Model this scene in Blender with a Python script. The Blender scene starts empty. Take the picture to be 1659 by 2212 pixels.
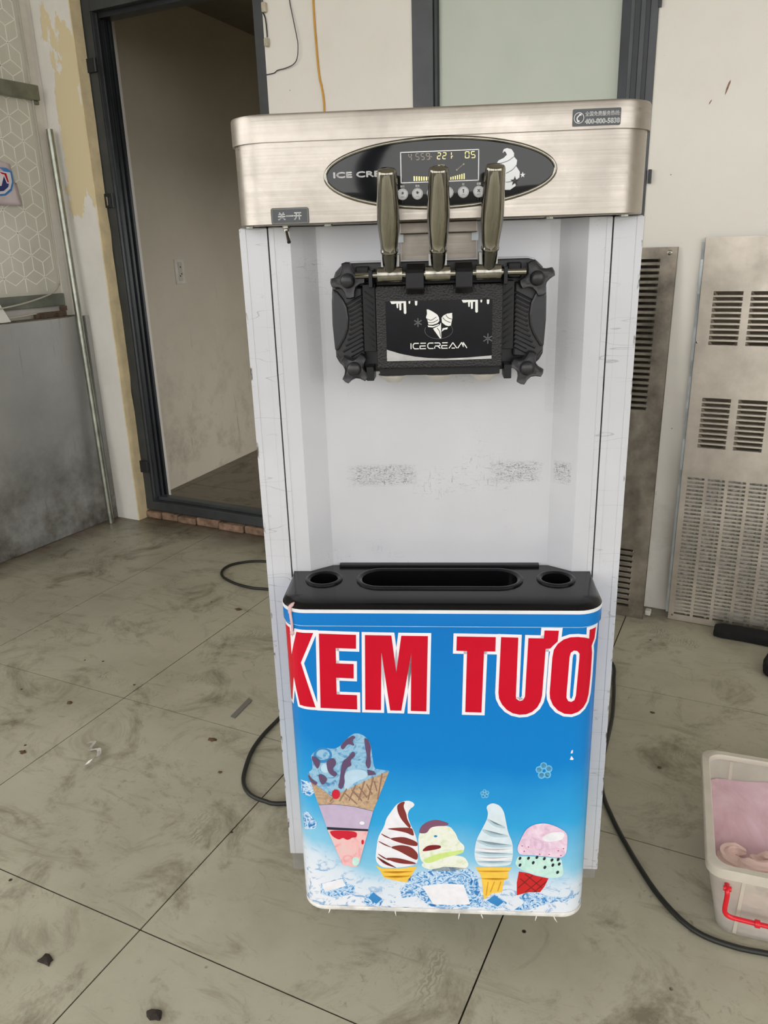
import bpy, bmesh, math, random
from mathutils import Vector, Matrix
random.seed(7)
scene = bpy.context.scene
col = scene.collection
PI = math.pi

# ------------------------------------------------------------------ camera
cam_d = bpy.data.cameras.new('camera'); cam = bpy.data.objects.new('camera', cam_d); col.objects.link(cam)
cam_d.sensor_fit = 'VERTICAL'; cam_d.sensor_height = 36.0; cam_d.lens = 36.0 * 1693.96 / 2212.0
cam_d.clip_start = 0.02
_r = Vector((0.8876, 0.4598, -0.0289)).normalized(); _f = Vector((-0.4441, 0.8373, -0.3190)).normalized()
_u = _r.cross(_f).normalized(); _r = _f.cross(_u)
cam.matrix_world = Matrix(((_r.x, _u.x, -_f.x, 0.4408), (_r.y, _u.y, -_f.y, -1.0059), (_r.z, _u.z, -_f.z, 1.1799), (0, 0, 0, 1)))
scene.camera = cam

# ------------------------------------------------------------------ daylight: overcast sky through the open front; sides left open to brighten the room
world = bpy.data.worlds.new('overcast_sky'); scene.world = world; world.use_nodes = True
bg = world.node_tree.nodes['Background']; bg.inputs[0].default_value = (1.0, 0.985, 0.962, 1); bg.inputs[1].default_value = 1.5
vs = scene.view_settings; vs.view_transform = 'Standard'; vs.look = 'None'; vs.gamma = 1.0; vs.use_curve_mapping = False
vs.exposure = 0.86

# ------------------------------------------------------------------ helpers: materials
def lin(c):
    c = c / 255.0
    return c / 12.92 if c <= 0.04045 else ((c + 0.055) / 1.055) ** 2.4
def L(rgb): return (lin(rgb[0]), lin(rgb[1]), lin(rgb[2]), 1.0)
class NT:
    def __init__(s, name):
        s.m = bpy.data.materials.new(name); s.m.use_nodes = True; s.t = s.m.node_tree
        s.b = s.t.nodes['Principled BSDF']; s.out = s.t.nodes['Material Output']
    def n(s, typ, ins=None, **pr):
        x = s.t.nodes.new(typ)
        for k, v in pr.items(): setattr(x, k, v)
        for k, v in (ins or {}).items(): s.set(x, k, v)
        return x
    def set(s, x, k, v):
        if isinstance(v, bpy.types.NodeSocket): s.t.links.new(v, x.inputs[k])
        else: x.inputs[k].default_value = v
    def P(s, **kw):
        for k, v in kw.items(): s.set(s.b, k.replace('_', ' '), v)
    def coord(s, scale=(1, 1, 1), kind='Object'):
        c = s.n('ShaderNodeTexCoord').outputs[kind] if kind != 'World' else s.n('ShaderNodeNewGeometry').outputs['Position']
        if scale == (1, 1, 1): return c
        return s.n('ShaderNodeMapping', {'Vector': c, 'Scale': scale}).outputs[0]
    def noise(s, vec, scale, detail=4, rough=.6, dist=0):
        return s.n('ShaderNodeTexNoise', {'Vector': vec, 'Scale': scale, 'Detail': detail, 'Roughness': rough, 'Distortion': dist}).outputs[0]
    def ramp(s, fac, stops, interp='LINEAR'):
        r = s.n('ShaderNodeValToRGB', {'Fac': fac}); r.color_ramp.interpolation = interp
        e = r.color_ramp.elements
        while len(e) < len(stops): e.new(.5)
        for i, (p, c) in enumerate(stops):
            e[i].position = p; e[i].color = c if len(c) == 4 else L(c)
        return r.outputs[0]
    def bw(s, fac, a, b):
        return s.n('ShaderNodeMapRange', {'Value': fac, 'From Min': a, 'From Max': b, 'To Min': 0.0, 'To Max': 1.0}, clamp=True).outputs[0]
    def mix(s, fac, a, b):
        x = s.n('ShaderNodeMix', data_type='RGBA'); s.set(x, 0, fac); s.set(x, 6, a); s.set(x, 7, b); return x.outputs[2]
    def math(s, op, a, b=0.0, c=0.0):
        x = s.n('ShaderNodeMath', operation=op); s.set(x, 0, a); s.set(x, 1, b); s.set(x, 2, c); return x.outputs[0]
    def bump(s, h, strength=.2, dist=.001):
        s.set(s.b, 'Normal', s.n('ShaderNodeBump', {'Height': h, 'Strength': strength, 'Distance': dist}).outputs[0])
    def xyz(s, vec):
        x = s.n('ShaderNodeSeparateXYZ', {'Vector': vec}); return x.outputs
MATS = {}
def mat(name, rgb, rough=.5, metal=0.0, var=0.06, vscale=9.0, bump=0.0, bscale=250.0, spec=.5, emit=0.0, alpha=1.0):
    if name in MATS: return MATS[name]
    k = NT(name); c = k.coord()
    a = tuple(max(0, v * (1 - var)) for v in rgb); b = tuple(min(255, v * (1 + var)) for v in rgb)
    if var: k.P(Base_Color=k.ramp(k.noise(c, vscale), [(.3, a), (.7, b)]))
    else: k.P(Base_Color=L(rgb))
    k.P(Roughness=rough, Metallic=metal, Alpha=alpha); k.b.inputs['Specular IOR Level'].default_value = spec
    if emit: k.P(Emission_Color=L(rgb), Emission_Strength=emit)
    if bump: k.bump(k.noise(c, bscale, 3), bump, .001)
    MATS[name] = k.m; return k.m

# brushed stainless, grain along local x
def steel(name, rgb=(178, 171, 162), rough=(.22, .46), grain=(3, 3, 420), smudge=.12, metal=1.0):
    k = NT(name); c = k.coord(); g = k.noise(k.coord(grain), 1.0, 3)
    cl = k.noise(c, 7, 5, .65)
    k.P(Base_Color=k.ramp(cl, [(.3, tuple(v * (1 - smudge) for v in rgb)), (.7, tuple(min(255, v * (1 + smudge * .5)) for v in rgb))]), Metallic=metal)
    rr = k.math('ADD', k.math('MULTIPLY', g, rough[1] - rough[0]), k.math('MULTIPLY_ADD', k.noise(c, 16, 6, .7, .8), .34, rough[0] - .17))
    k.P(Roughness=rr); k.bump(g, .16, .0005); MATS[name] = k.m; return k.m
STEEL = steel('brushed_stainless'); STEEL_V = steel('stainless_sheet', (196, 188, 176), (.3, .5), (40, 2, 2), .14)
STEEL_D = steel('dark_mottled_stainless', (150, 142, 130), (.3, .5), (30, 2, 2), .35)  # darker, patchier stainless for the narrow vent sheet
STEEL_B = steel('back_stainless', (138, 131, 122), (.28, .45), (3, 3, 300), .1)
CHROME = mat('chrome', (146, 143, 132), .06, 1.0, .05); CHROME_D = mat('dull_chrome', (150, 147, 138), .2, 1.0, .12, 60)
BLACK = mat('black_plastic', (22, 22, 25), .36, 0, .12, 30, spec=.3); BLACK_S = mat('black_satin_plastic', (34, 34, 38), .36, 0, .12, 40, .1, 500, spec=.5)
BLACK_G = mat('tray_black_gloss', (12, 12, 14), .2, 0, .15, 25, spec=.3)
def leather():
    k = NT('leather_grain_black'); v = k.n('ShaderNodeTexVoronoi', {'Vector': k.coord(), 'Scale': 420.0}).outputs['Distance']
    k.P(Base_Color=L((32, 32, 34)), Roughness=.42); k.b.inputs['Specular IOR Level'].default_value = .35; k.bump(v, .55, .0015); return k.m
LEATHER = leather()
GALV = mat('galvanised', (150, 152, 142), .32, .9, .12, 20); RUBBER = mat('black_rubber', (22, 22, 22), .6, 0, .2, 30)
CORD = mat('cord_rubber', (24, 25, 22), .5, 0, .25, 12)
DARK_FRAME = mat('grey_aluminium', (66, 69, 71), .4, .25, .12, 6); DARK_FRAME2 = mat('dark_aluminium', (40, 43, 47), .38, .3, .15, 8)
WHITE_PL = mat('white_plastic', (214, 210, 200), .4, 0, .05, 20)
BEIGE = mat('raw_plaster', (226, 208, 168), .85, 0, .06, 14, .25, 60)

def enamel(name, band):
    # white lacquered sheet: fine scratches, a rubbed band, rust and chips along the outer edges
    k = NT(name); c = k.coord(); X, Y, Z = k.xyz(c)
    base = k.ramp(k.noise(c, 5, 3), [(.3, (190, 191, 196)), (.7, (200, 201, 206))])
    sc = k.bw(k.noise(k.coord((60, 60, 420)), 1.0, 6, .75, 1.5), .585, .63)
    sc2 = k.bw(k.noise(k.coord((420, 420, 60)), 1.0, 5, .7, 1.0), .61, .66)
    m = k.math('MULTIPLY', k.math('MAXIMUM', sc, sc2), .9)
    if band:
        bz = k.math('SUBTRACT', 1.0, k.math('MULTIPLY', k.math('ABSOLUTE', k.math('SUBTRACT', Z, k.math('MULTIPLY_ADD', X, .02, .8600))), 52.0))
        cl1 = k.bw(k.math('ABSOLUTE', k.math('ADD', X, .085)), .075, .02); cl2 = k.bw(k.math('ABSOLUTE', k.math('SUBTRACT', X, .112)), .055, .015)
        cl3 = k.bw(k.math('ABSOLUTE', k.math('SUBTRACT', X, .178)), .018, .004)
        bx = k.math('MAXIMUM', k.math('MAXIMUM', cl1, cl2), k.math('MAXIMUM', cl3, .22))
        dn = k.bw(k.noise(k.coord((90, 90, 330)), 1.0, 6, .8, 3.0), .52, .58)
        bm = k.math('MULTIPLY', k.math('MULTIPLY', k.bw(bz, .05, .40), k.bw(k.math('ADD', bx, k.math('MULTIPLY', k.noise(k.coord((40, 40, 90)), 1.0, 3), .5)), .62, .95)), k.math('MAXIMUM', m, k.math('MULTIPLY', dn, .8)))
        few = k.math('MULTIPLY', m, k.math('MULTIPLY', k.bw(k.noise(k.coord((7, 7, 10)), 1.0, 2), .54, .70), .6))
        msk = k.math('MAXIMUM', bm, few)
    else:
        edge = k.math('MULTIPLY', k.bw(k.math('ABSOLUTE', X), .2618, .2640), k.bw(Y, .007, .003))
        chip = k.math('MULTIPLY', edge, k.bw(k.noise(k.coord((80, 80, 26)), 1.0, 4), .56, .62))
        few = k.math('MULTIPLY', m, k.math('MULTIPLY', k.bw(k.noise(k.coord((6, 6, 8)), 1.0, 2), .56, .74), .35))
        cr = k.bw(k.math('ABSOLUTE', k.math('SUBTRACT', k.noise(k.coord((5, 5, 38)), 1.0, 2), .5)), .006, .002)
        cr = k.math('MULTIPLY', cr, k.math('MULTIPLY', k.bw(k.noise(k.coord((9, 9, 14)), 1.0, 2), .46, .56), .32))
        msk = k.math('MAXIMUM', k.math('MAXIMUM', chip, few), cr)
    k.P(Base_Color=k.mix(msk, base, L((78, 72, 66))), Roughness=.2)
    k.b.inputs['Coat Weight'].default_value = .25; k.b.inputs['Coat Roughness'].default_value = .08
    MATS[name] = k.m; return k.m
ENAMEL = enamel('white_enamel', False); ENAMEL_S = enamel('white_enamel_scuffed', True)

def paint_wall(name, a, b, stain=(150, 138, 118), low=.35):
    k = NT(name); c = k.coord(kind='World'); X, Y, Z = k.xyz(c)
    base = k.ramp(k.noise(c, 1.6, 5), [(.3, a), (.7, b)])
    d = k.math('MULTIPLY', k.bw(k.noise(c, 6, 6, .7), .5, .75), k.math('MULTIPLY_ADD', k.bw(Z, .9, .0), low, .06))
    sp = k.bw(k.n('ShaderNodeTexVoronoi', {'Vector': c, 'Scale': 16.0}).outputs['Distance'], .035, .02)
    sp = k.math('MULTIPLY', sp, k.bw(k.noise(c, 3, 2), .52, .56))
    vs_ = k.math('MULTIPLY', k.math('MULTIPLY', k.bw(k.noise(k.coord((22, 22, 2.4), 'World'), 1.0, 3), .66, .72), k.bw(Z, 1.05, .7)), low)
    d = k.math('MAXIMUM', d, vs_)
    k.P(Base_Color=k.mix(sp, k.mix(d, base, L(stain)), L((130, 118, 104))), Roughness=.55); k.bump(k.noise(c, 60, 4), .06, .002)
    return k.m
WALL = paint_wall('white_wall_paint', (228, 224, 215), (235, 231, 224))
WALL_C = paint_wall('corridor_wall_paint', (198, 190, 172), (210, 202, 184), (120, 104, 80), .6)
def peel():
    k = NT('peeling_paint'); c = k.coord(kind='World'); X, Y, Z = k.xyz(c)
    base = k.ramp(k.noise(c, 7, 4), [(.3, (226, 223, 216)), (.7, (236, 233, 227))])
    zz = k.math('SUBTRACT', 1.0, k.math('MULTIPLY', k.math('ABSOLUTE', k.math('SUBTRACT', Z, 1.68)), 2.1))
    xx = k.math('SUBTRACT', 1.0, k.math('MULTIPLY', k.math('ABSOLUTE', k.math('SUBTRACT', X, -2.285)), 9.0))
    f = k.math('ADD', k.math('MULTIPLY', k.math('MINIMUM', zz, xx), .55), k.noise(k.coord((9, 9, 4), 'World'), 1.0, 5, .6))
    k.P(Base_Color=k.mix(k.bw(f, .66, .675), base, L((226, 210, 172))), Roughness=.7); k.bump(k.bw(f, .65, .68), .5, .002)
    return k.m
PEEL = peel()
def tile_floor():
    k = NT('worn_floor_tile'); c = k.coord(kind='World')
    base = k.ramp(k.noise(c, 2.2, 6, .65), [(.25, (150, 146, 126)), (.5, (173, 169, 150)), (.78, (186, 182, 163))])
    info = k.n('ShaderNodeObjectInfo').outputs['Random']
    base = k.mix(k.math('MULTIPLY', info, .12), base, L((152, 152, 134)))
    d1 = k.math('MULTIPLY', k.bw(k.noise(c, 4.5, 9, .74, .8), .51, .68), .72)
    streak = k.math('MULTIPLY', k.bw(k.noise(k.coord((3, 14, 1), 'World'), 1.0, 6, .7, 1.2), .56, .70), .45)
    w = k.n('ShaderNodeTexWave', {'Vector': k.coord((1, 1, 1), 'World'), 'Scale': 34.0, 'Distortion': 9.0, 'Detail': 3.0, 'Detail Scale': 2.0}).outputs['Fac']
    foot = k.math('MULTIPLY', k.math('MULTIPLY', k.bw(w, .55, .75), k.bw(k.noise(c, 4.2, 2), .59, .68)), .42)
    fine = k.math('MULTIPLY', k.bw(k.noise(c, 30, 6, .8, 1.0), .56, .68), k.math('MULTIPLY', k.bw(k.noise(c, 3.0, 3), .42, .62), .6))
    m = k.math('MAXIMUM', k.math('MAXIMUM', d1, foot), k.math('MAXIMUM', fine, streak))
    cc = k.mix(m, base, L((86, 74, 52)))
    sp = k.bw(k.n('ShaderNodeTexVoronoi', {'Vector': c, 'Scale': 15.0, 'Randomness': 1.0}).outputs['Distance'], .075, .045)
    sp = k.math('MULTIPLY', sp, k.bw(k.noise(c, 9, 1), .55, .58))
    X, Y, Z = k.xyz(c)
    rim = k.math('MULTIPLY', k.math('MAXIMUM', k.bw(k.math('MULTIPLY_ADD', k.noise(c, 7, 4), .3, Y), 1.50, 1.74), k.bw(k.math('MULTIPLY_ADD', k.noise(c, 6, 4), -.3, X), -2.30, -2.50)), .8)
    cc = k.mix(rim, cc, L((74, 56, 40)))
    k.P(Base_Color=k.mix(sp, cc, L((38, 32, 26))), Roughness=k.math('MULTIPLY_ADD', m, .3, .36)); return k.m
TILE = tile_floor(); GROUT = mat('dark_grout', (36, 25, 19), .95, 0, .2, 20)

def print_bg():
    k = NT('blue_vinyl_print'); c = k.coord(); X, Y, Z = k.xyz(c)
    zz = k.math('ADD', Z, k.math('MULTIPLY', k.math('SUBTRACT', k.noise(k.coord((7, 7, 7)), 1.0, 4), .5), .10))
    zz = k.math('ADD', zz, k.math('MULTIPLY', k.bw(X, -.12, -.22), -.07))
    t = k.n('ShaderNodeMapRange', {'Value': zz, 'From Min': .17, 'From Max': .72}).outputs[0]
    g = k.ramp(t, [(0, (222, 226, 234)), (.1, (206, 218, 230)), (.18, (128, 190, 220)), (.32, (46, 156, 212)), (.52, (0, 122, 198)), (1, (0, 110, 188))])
    ic = k.noise(k.coord((34, 34, 46)), 1.0, 6, .62, 2.2)
    low = k.bw(t, .17, .05)
    ice = k.math('MULTIPLY', k.bw(ic, .54, .62), low)
    k.P(Base_Color=k.mix(k.math('MULTIPLY', ice, .75), g, L((70, 140, 196))), Roughness=.24); k.b.inputs['Specular IOR Level'].default_value = .28
    return k.m
BLUE = print_bg()
def ice():
    k = NT('print_ice'); c = k.coord((1, .2, 1.2)); v = k.noise(c, 60, 6, .6, 2.5)
    k.P(Base_Color=k.ramp(v, [(.3, (28, 84, 150)), (.42, (66, 140, 200)), (.52, (214, 228, 240)), (.6, (90, 160, 212)), (.72, (30, 96, 168))]), Roughness=.24); return k.m
def mottled(name, cols, sc=60):
    k = NT('print_' + name); n_ = k.noise(k.coord(), sc, 5, .65, 1.5); k.P(Base_Color=k.ramp(n_, [(.34 + .32 * i / (len(cols) - 1), q) for i, q in enumerate(cols)]), Roughness=.24); return k.m
PM = {'ice': ice()}
for nm, c in dict(cream_blue=(120, 170, 205), cream_light=(176, 204, 224), sky_mid=(50, 128, 190), sky_pale=(104, 184, 226), waffle=(176, 148, 120), waffle_dark=(138, 108, 92),
                  choc_blue=(92, 72, 104), cherry=(196, 26, 52), mauve=(186, 170, 196), print_dark=(34, 34, 52), pink=(226, 170, 172), mint=(188, 224, 214), print_white=(226, 226, 232),
                  yellow=(232, 190, 74), amber=(206, 148, 34), choc=(122, 46, 44), cream=(222, 226, 212), lime=(196, 218, 130), plum=(120, 78, 104), maroon=(118, 24, 30),
                  vanilla=(206, 220, 228), vanilla_shade=(172, 196, 208), cone_red=(190, 30, 32), scoop_pink=(218, 190, 212)).items():
    PM[nm] = mat('print_' + nm, c, .24, 0, .03, 60)
PM['cream_blue'] = mottled('cream_mottled', [(70, 120, 170), (112, 166, 204), (150, 190, 214), (128, 176, 208)]); PM['waffle'] = mottled('waffle_mottled', [(150, 122, 104), (182, 154, 124), (196, 170, 140)], 90)
PM['pink'] = mottled('pink_mottled', [(220, 150, 158), (230, 182, 182), (222, 190, 190)], 40); PM['cream'] = mottled('cream_green', [(206, 216, 184), (224, 228, 214), (228, 230, 224)], 50); PM['mint'] = mottled('mint_mottled', [(176, 216, 206), (198, 228, 220)], 60); PM['scoop_pink'] = mottled('scoop_mottled', [(206, 172, 198), (222, 194, 214), (232, 212, 226)], 45)
RED = mat('print_letter_red', (192, 0, 36), .22, 0, .02, spec=.28); OUTL = mat('print_outline_white', (232, 228, 234), .24, 0, .02)

# ------------------------------------------------------------------ helpers: geometry
class Gm:
    def __init__(s): s.bm = bmesh.new(); s.mi = 0
    def face(s, vs_):
        try: f = s.bm.faces.new(vs_); f.material_index = s.mi; return f
        except ValueError: return None
    def ring(s, pts): return [s.bm.verts.new(p) for p in pts]
    def loft(s, rings, cap=True, closed=True):
        R = [s.ring(r) for r in rings]; n = len(R[0])
        for a, b in zip(R, R[1:]):
            for i in range(n if closed else n - 1):
                j = (i + 1) % n; s.face((a[i], a[j], b[j], b[i]))
        if cap: s.face(R[0][::-1]); s.face(R[-1])
        return R
    def box(s, x0, x1, y0, y1, z0, z1, M=None):
        p = [(x0, y0), (x1, y0), (x1, y1), (x0, y1)]
        r = [[Vector((x, y, z)) for x, y in p] for z in (z0, z1)]
        if M is not None: r = [[M @ v for v in q] for q in r]
        s.loft(r); return s
    def prism(s, pts, a0, a1, axis='y'):
        f = {'y': lambda p, a: (p[0], a, p[1]), 'z': lambda p, a: (p[0], p[1], a), 'x': lambda p, a: (a, p[0], p[1])}[axis]
        s.loft([[f(p, a) for p in pts] for a in (a0, a1)]); return s
    def tube(s, path, r, n=10, cap=True):
        P_ = [Vector(p) for p in path]; rr = r if isinstance(r, (list, tuple)) else [r] * len(P_)
        up = Vector((0, 0, 1)); rings = []; prev = None
        for i, p in enumerate(P_):
            d = (P_[min(i + 1, len(P_) - 1)] - P_[max(i - 1, 0)]).normalized()
            if prev is None:
                a = d.cross(up) if abs(d.z) < .95 else d.cross(Vector((1, 0, 0)))
            else: a = prev - d * prev.dot(d)
            a.normalize(); b = d.cross(a); prev = a
            rings.append([p + (a * math.cos(t) + b * math.sin(t)) * rr[i] for t in [2 * PI * k / n for k in range(n)]])
        s.loft(rings, cap); return s
    def lathe(s, prof, org=(0, 0, 0), axis=(0, 0, 1), n=20):
        # prof: (radius, height) pairs
        ax = Vector(axis).normalized(); a = ax.orthogonal().normalized(); b = ax.cross(a); o = Vector(org)
        s.loft([[o + ax * h + (a * math.cos(t) + b * math.sin(t)) * max(r, 1e-5) for t in [2 * PI * k / n for k in range(n)]] for r, h in prof]); return s
    def mk(s, name, mats, parent=None, smooth=35, bevel=0, loc=None, rot=None, segs=2):
        bmesh.ops.remove_doubles(s.bm, verts=s.bm.verts, dist=1e-6)
        bmesh.ops.recalc_face_normals(s.bm, faces=s.bm.faces)
        me = bpy.data.meshes.new(name); s.bm.to_mesh(me); s.bm.free()
        for m in (mats if isinstance(mats, (list, tuple)) else [mats]): me.materials.append(m)
        if smooth:
            me.polygons.foreach_set('use_smooth', [True] * len(me.polygons)); me.set_sharp_from_angle(angle=math.radians(smooth))
        return ob(name, me, parent, loc, rot, bevel, segs)
def ob(name, me, parent=None, loc=None, rot=None, bevel=0, segs=2):
    o = bpy.data.objects.new(name, me); col.objects.link(o)
    if parent: o.parent = parent
    if loc: o.location = loc
    if rot: o.rotation_euler = rot
    if bevel:
        b = o.modifiers.new('bevel', 'BEVEL'); b.width = bevel; b.segments = segs; b.limit_method = 'ANGLE'; b.angle_limit = math.radians(40); b.harden_normals = False
    return o
def tag(o, label, cat, group=None):
    o['label'] = label; o['category'] = cat
    if group: o['group'] = group
    return o
def struct(o, label=None):
    o['kind'] = 'structure'
    if label: o['label'] = label
    return o
def empty(name, loc=(0, 0, 0), rotz=0.0):
    o = bpy.data.objects.new(name, None); col.objects.link(o); o.location = loc; o.rotation_euler = (0, 0, rotz); o.empty_display_size = .1; return o
def smooth_path(pts, k=6, closed=False):
    P_ = [Vector(p) for p in pts]; out = []
    for i in range(len(P_) - 1):
        p0 = P_[max(i - 1, 0)]; p1 = P_[i]; p2 = P_[i + 1]; p3 = P_[min(i + 2, len(P_) - 1)]
        for j in range(k):
            t = j / k
            out.append(.5 * ((2 * p1) + (p2 - p0) * t + (2 * p0 - 5 * p1 + 4 * p2 - p3) * t * t + (3 * p1 - p0 - 3 * p2 + p3) * t ** 3))
    return out + [P_[-1]]
def rrect(x0, x1, y0, y1, r, n=6):
    out = []
    for cx, cy, a0 in ((x1 - r, y1 - r, 0), (x0 + r, y1 - r, PI / 2), (x0 + r, y0 + r, PI), (x1 - r, y0 + r, 1.5 * PI)):
        out += [(cx + r * math.cos(a0 + PI / 2 * k / n), cy + r * math.sin(a0 + PI / 2 * k / n)) for k in range(n + 1)]
    return out
def text_mesh(body):
    cu = bpy.data.curves.new('lettering', 'FONT'); cu.body = body; cu.size = 1.0; cu.resolution_u = 3
    o = bpy.data.objects.new('lettering', cu); col.objects.link(o)
    dg = bpy.context.evaluated_depsgraph_get(); me = bpy.data.meshes.new_from_object(o.evaluated_get(dg))
    bpy.data.objects.remove(o); bpy.data.curves.remove(cu); return me
def text(name, body, x0, z0, w, h, y, m, parent, bold=0.0):
    # flat lettering on a plane facing -y, fitted into w x h with its lower corner at x0, z0
    me = text_mesh(body); vs_ = [v.co.copy() for v in me.vertices]
    if not vs_: return None
    ax = min(v.x for v in vs_); bx = max(v.x for v in vs_); ay = min(v.y for v in vs_); by = max(v.y for v in vs_)
    g = Gm(); fs = [tuple(p.vertices) for p in me.polygons]
    offs = [(0, 0)] + ([(bold, 0), (-bold, 0), (0, bold), (0, -bold)] if bold else [])
    for dx, dz in offs:
        V = [g.bm.verts.new((x0 + (v.x - ax) / (bx - ax) * w + dx, y, z0 + (v.y - ay) / (by - ay) * h + dz)) for v in vs_]
        for f in fs: g.face([V[i] for i in f])
    bpy.data.meshes.remove(me)
    bm = g.bm; me = bpy.data.meshes.new(name); bm.to_mesh(me); bm.free(); me.materials.append(m)
    return ob(name, me, parent)

# ------------------------------------------------------------------ the setting
YB = 1.54                                     # front face of the back wall
g = Gm(); g.box(-2.75, 3.3, -3.65, 4.3, -.08, -.0025); floor = struct(g.mk('floor', GROUT, smooth=0))
ta = math.radians(1.8); T0 = Vector((-1.7451, .9333)); EX = Vector((math.cos(ta), math.sin(ta))) * .6; EY = Vector((-math.sin(ta), math.cos(ta))) * .6
g = Gm(); g.box(.0016, .5984, .0016, .5984, -.008, 0); tile0 = g.mk('tile', TILE, floor, 0)
first = True
for i in range(-2, 9):
    for j in range(-8, 6):
        p = T0 + EX * i + EY * j; c = p + (EX + EY) * .5
        if not (-2.8 < c.x < 3.2 and -3.6 < c.y < 4.3): continue
        if c.y > 1.9 and c.x > -1.0: continue
        if first: o = tile0; first = False
        else:
            o = tile0.copy(); col.objects.link(o)
        o.parent = floor; o.location = (p.x, p.y, random.uniform(-.0006, 0)); o.rotation_euler = (0, 0, ta)
g = Gm(); g.box(-14, 18, -18, -3.66, -.14, -.02); g.box(-14, -2.76, -3.66, 1.0, -.14, -.02); g.box(3.31, 18, -3.66, 8, -.14, -.02); g.box(-1.07, 3.3, 1.71, 8, -.14, -.02); struct(g.mk('ground_outside', mat('street_asphalt', (84, 81, 76), .8, 0, .12, 2), smooth=0))  # unseen ground, toned dark so the chrome levers reflect less brightness
g = Gm(); g.box(-2.75, 3.3, -3.65, 4.3, 3.4, 3.5); struct(g.mk('ceiling', mat('ceiling_paint', (226, 222, 214), .8, 0, .04, 3), smooth=0))
# back wall with two door openings
g = Gm()
for x0, x1, z0, z1, yb in ((-1.319, -.757, 0, 3.4, YB + .16), (-.012, 3.2, 0, 3.4, YB + .16), (-2.2125, -1.319, 2.15, 3.4, YB + .16), (-.757, -.012, 2.15, 3.4, YB + .16)):
    g.box(x0, x1, YB, yb, z0, z1)
struct(g.mk('wall_back', WALL, smooth=0))
g = Gm(); g.box(-2.44, -2.2165, YB, 1.70, 0, 3.4); pier = struct(g.mk('wall_back_pier', PEEL, smooth=0))
# ragged raw plaster along the door edge of the pier
g = Gm(); n = 40
pts = []
for k in range(n + 1): pts.append((1.598 + random.uniform(-.004, .004), 3.4 * k / n))
outl = [(YB + .001, 0)] + pts + [(YB + .001, 3.4)]
g.prism(outl, -2.2164, -2.2115, 'x'); struct(g.mk('trim_1', BEIGE, smooth=0))
g = Gm(); g.box(3.2, 3.3, .1, YB + .16, 0, 3.4); struct(g.mk('wall_right', WALL, smooth=0))  # unseen partial wall, added to darken reflections on the right, kept short for light
for ti, cx in enumerate((-2.66, .95, 3.12)):
    g = Gm(); g.box(cx - .09, cx + .09, -3.64, -3.46, 0, 3.4); struct(g.mk('trim_%d' % (ti + 2), DARK_FRAME, smooth=0, bevel=.01))  # unseen posts added behind the camera for dark bands in steel reflections
# left wall: low parapet, window band above
g = Gm(); g.box(-2.75, -2.375, -.5, YB, 0, .93); g.box(-2.75, -2.44, -.5, -.3, .93, 3.4); g.box(-2.75, -2.44, -.3, YB, 2.5, 3.4); g.box(-2.75, -2.436, 1.478, YB + .15, .93, 3.4)
struct(g.mk('wall_left', WALL, smooth=0))
# corridor behind the open door
g = Gm(); g.box(-2.60, -2.30, 1.70, 1.86, 0, 3.4); struct(g.mk('wall_corridor_reveal', WALL, smooth=0))  # paler paint stands in for the light this strip catches
Mc = Matrix.Translation((-2.405, 1.862, 0)) @ Matrix.Rotation(math.radians(5.8), 4, 'Z')
g = Gm(); g.box(-.12, 0, 0, 2.4, 0, 3.4, Mc); struct(g.mk('wall_corridor', WALL_C, smooth=0))
g = Gm(); g.box(-1.2, -1.08, YB + .16, 2.3, 0, 3.4); g.box(-1.2, -1.08, 3.5, 4.2, 0, 3.4); g.box(-1.2, -1.08, 2.3, 3.5, 1.5, 3.4); struct(g.mk('wall_corridor_far', WALL_C, smooth=0))  # unseen opening added in this wall to brighten the corridor
g = Gm(); g.box(-2.75, -1.08, 4.2, 4.3, 0, 3.4); struct(g.mk('wall_corridor_end', WALL_C, smooth=0))
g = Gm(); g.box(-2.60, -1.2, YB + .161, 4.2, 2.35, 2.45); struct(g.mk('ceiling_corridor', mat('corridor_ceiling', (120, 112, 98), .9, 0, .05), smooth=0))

# open door frame: door_1
d1 = struct(empty('door_1', (-1.8, 1.60, 0)), 'dark grey aluminium door frame standing open to a dim corridor')
def at(o): return Matrix.Translation(-Vector(o.location))
def jamb(par, prof, z0, z1, name, m):
    g = Gm(); g.prism(prof, z0, z1, 'z'); o = g.mk(name, m, par, 0); return o
o1 = Vector((1.8, -1.60))
def sh(pts): return [(x + 1.8, y - 1.60) for x, y in pts]
jamb(d1, sh([(-2.222, 1.600), (-2.170, 1.600), (-2.170, 1.606), (-2.166, 1.606), (-2.166, 1.700), (-2.222, 1.700)]), .04, 2.15, 'frame_jamb', DARK_FRAME)
for y0, y1, dx in ((1.622, 1.640, .006), (1.650, 1.664, .010), (1.676, 1.690, .014)):
    jamb(d1, sh([(-2.167, y0), (-2.166 + dx, y0 + .002), (-2.166 + dx, y1), (-2.167, y1)]), .09, 2.085, 'rebate_strip', DARK_FRAME2)
jamb(d1, sh([(-1.40, 1.600), (-1.317, 1.600), (-1.317, 1.700), (-1.40, 1.700)]), .04, 2.15, 'frame_jamb', DARK_FRAME)
g = Gm(); g.box(-.37, .40, .0, .10, 2.085, 2.15); g.mk('frame_header', DARK_FRAME, d1, 0, .002)
g = Gm(); g.box(-.366, .40, .03, .09, 2.066, 2.086); g.mk('header_rebate', DARK_FRAME2, d1, 0)
g = Gm(); g.box(-.37, .40, -.002, .10, .040, .082); g.box(-.366, .40, .030, .072, .082, .098); g.mk('sill', DARK_FRAME, d1, 0, .002)
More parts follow.
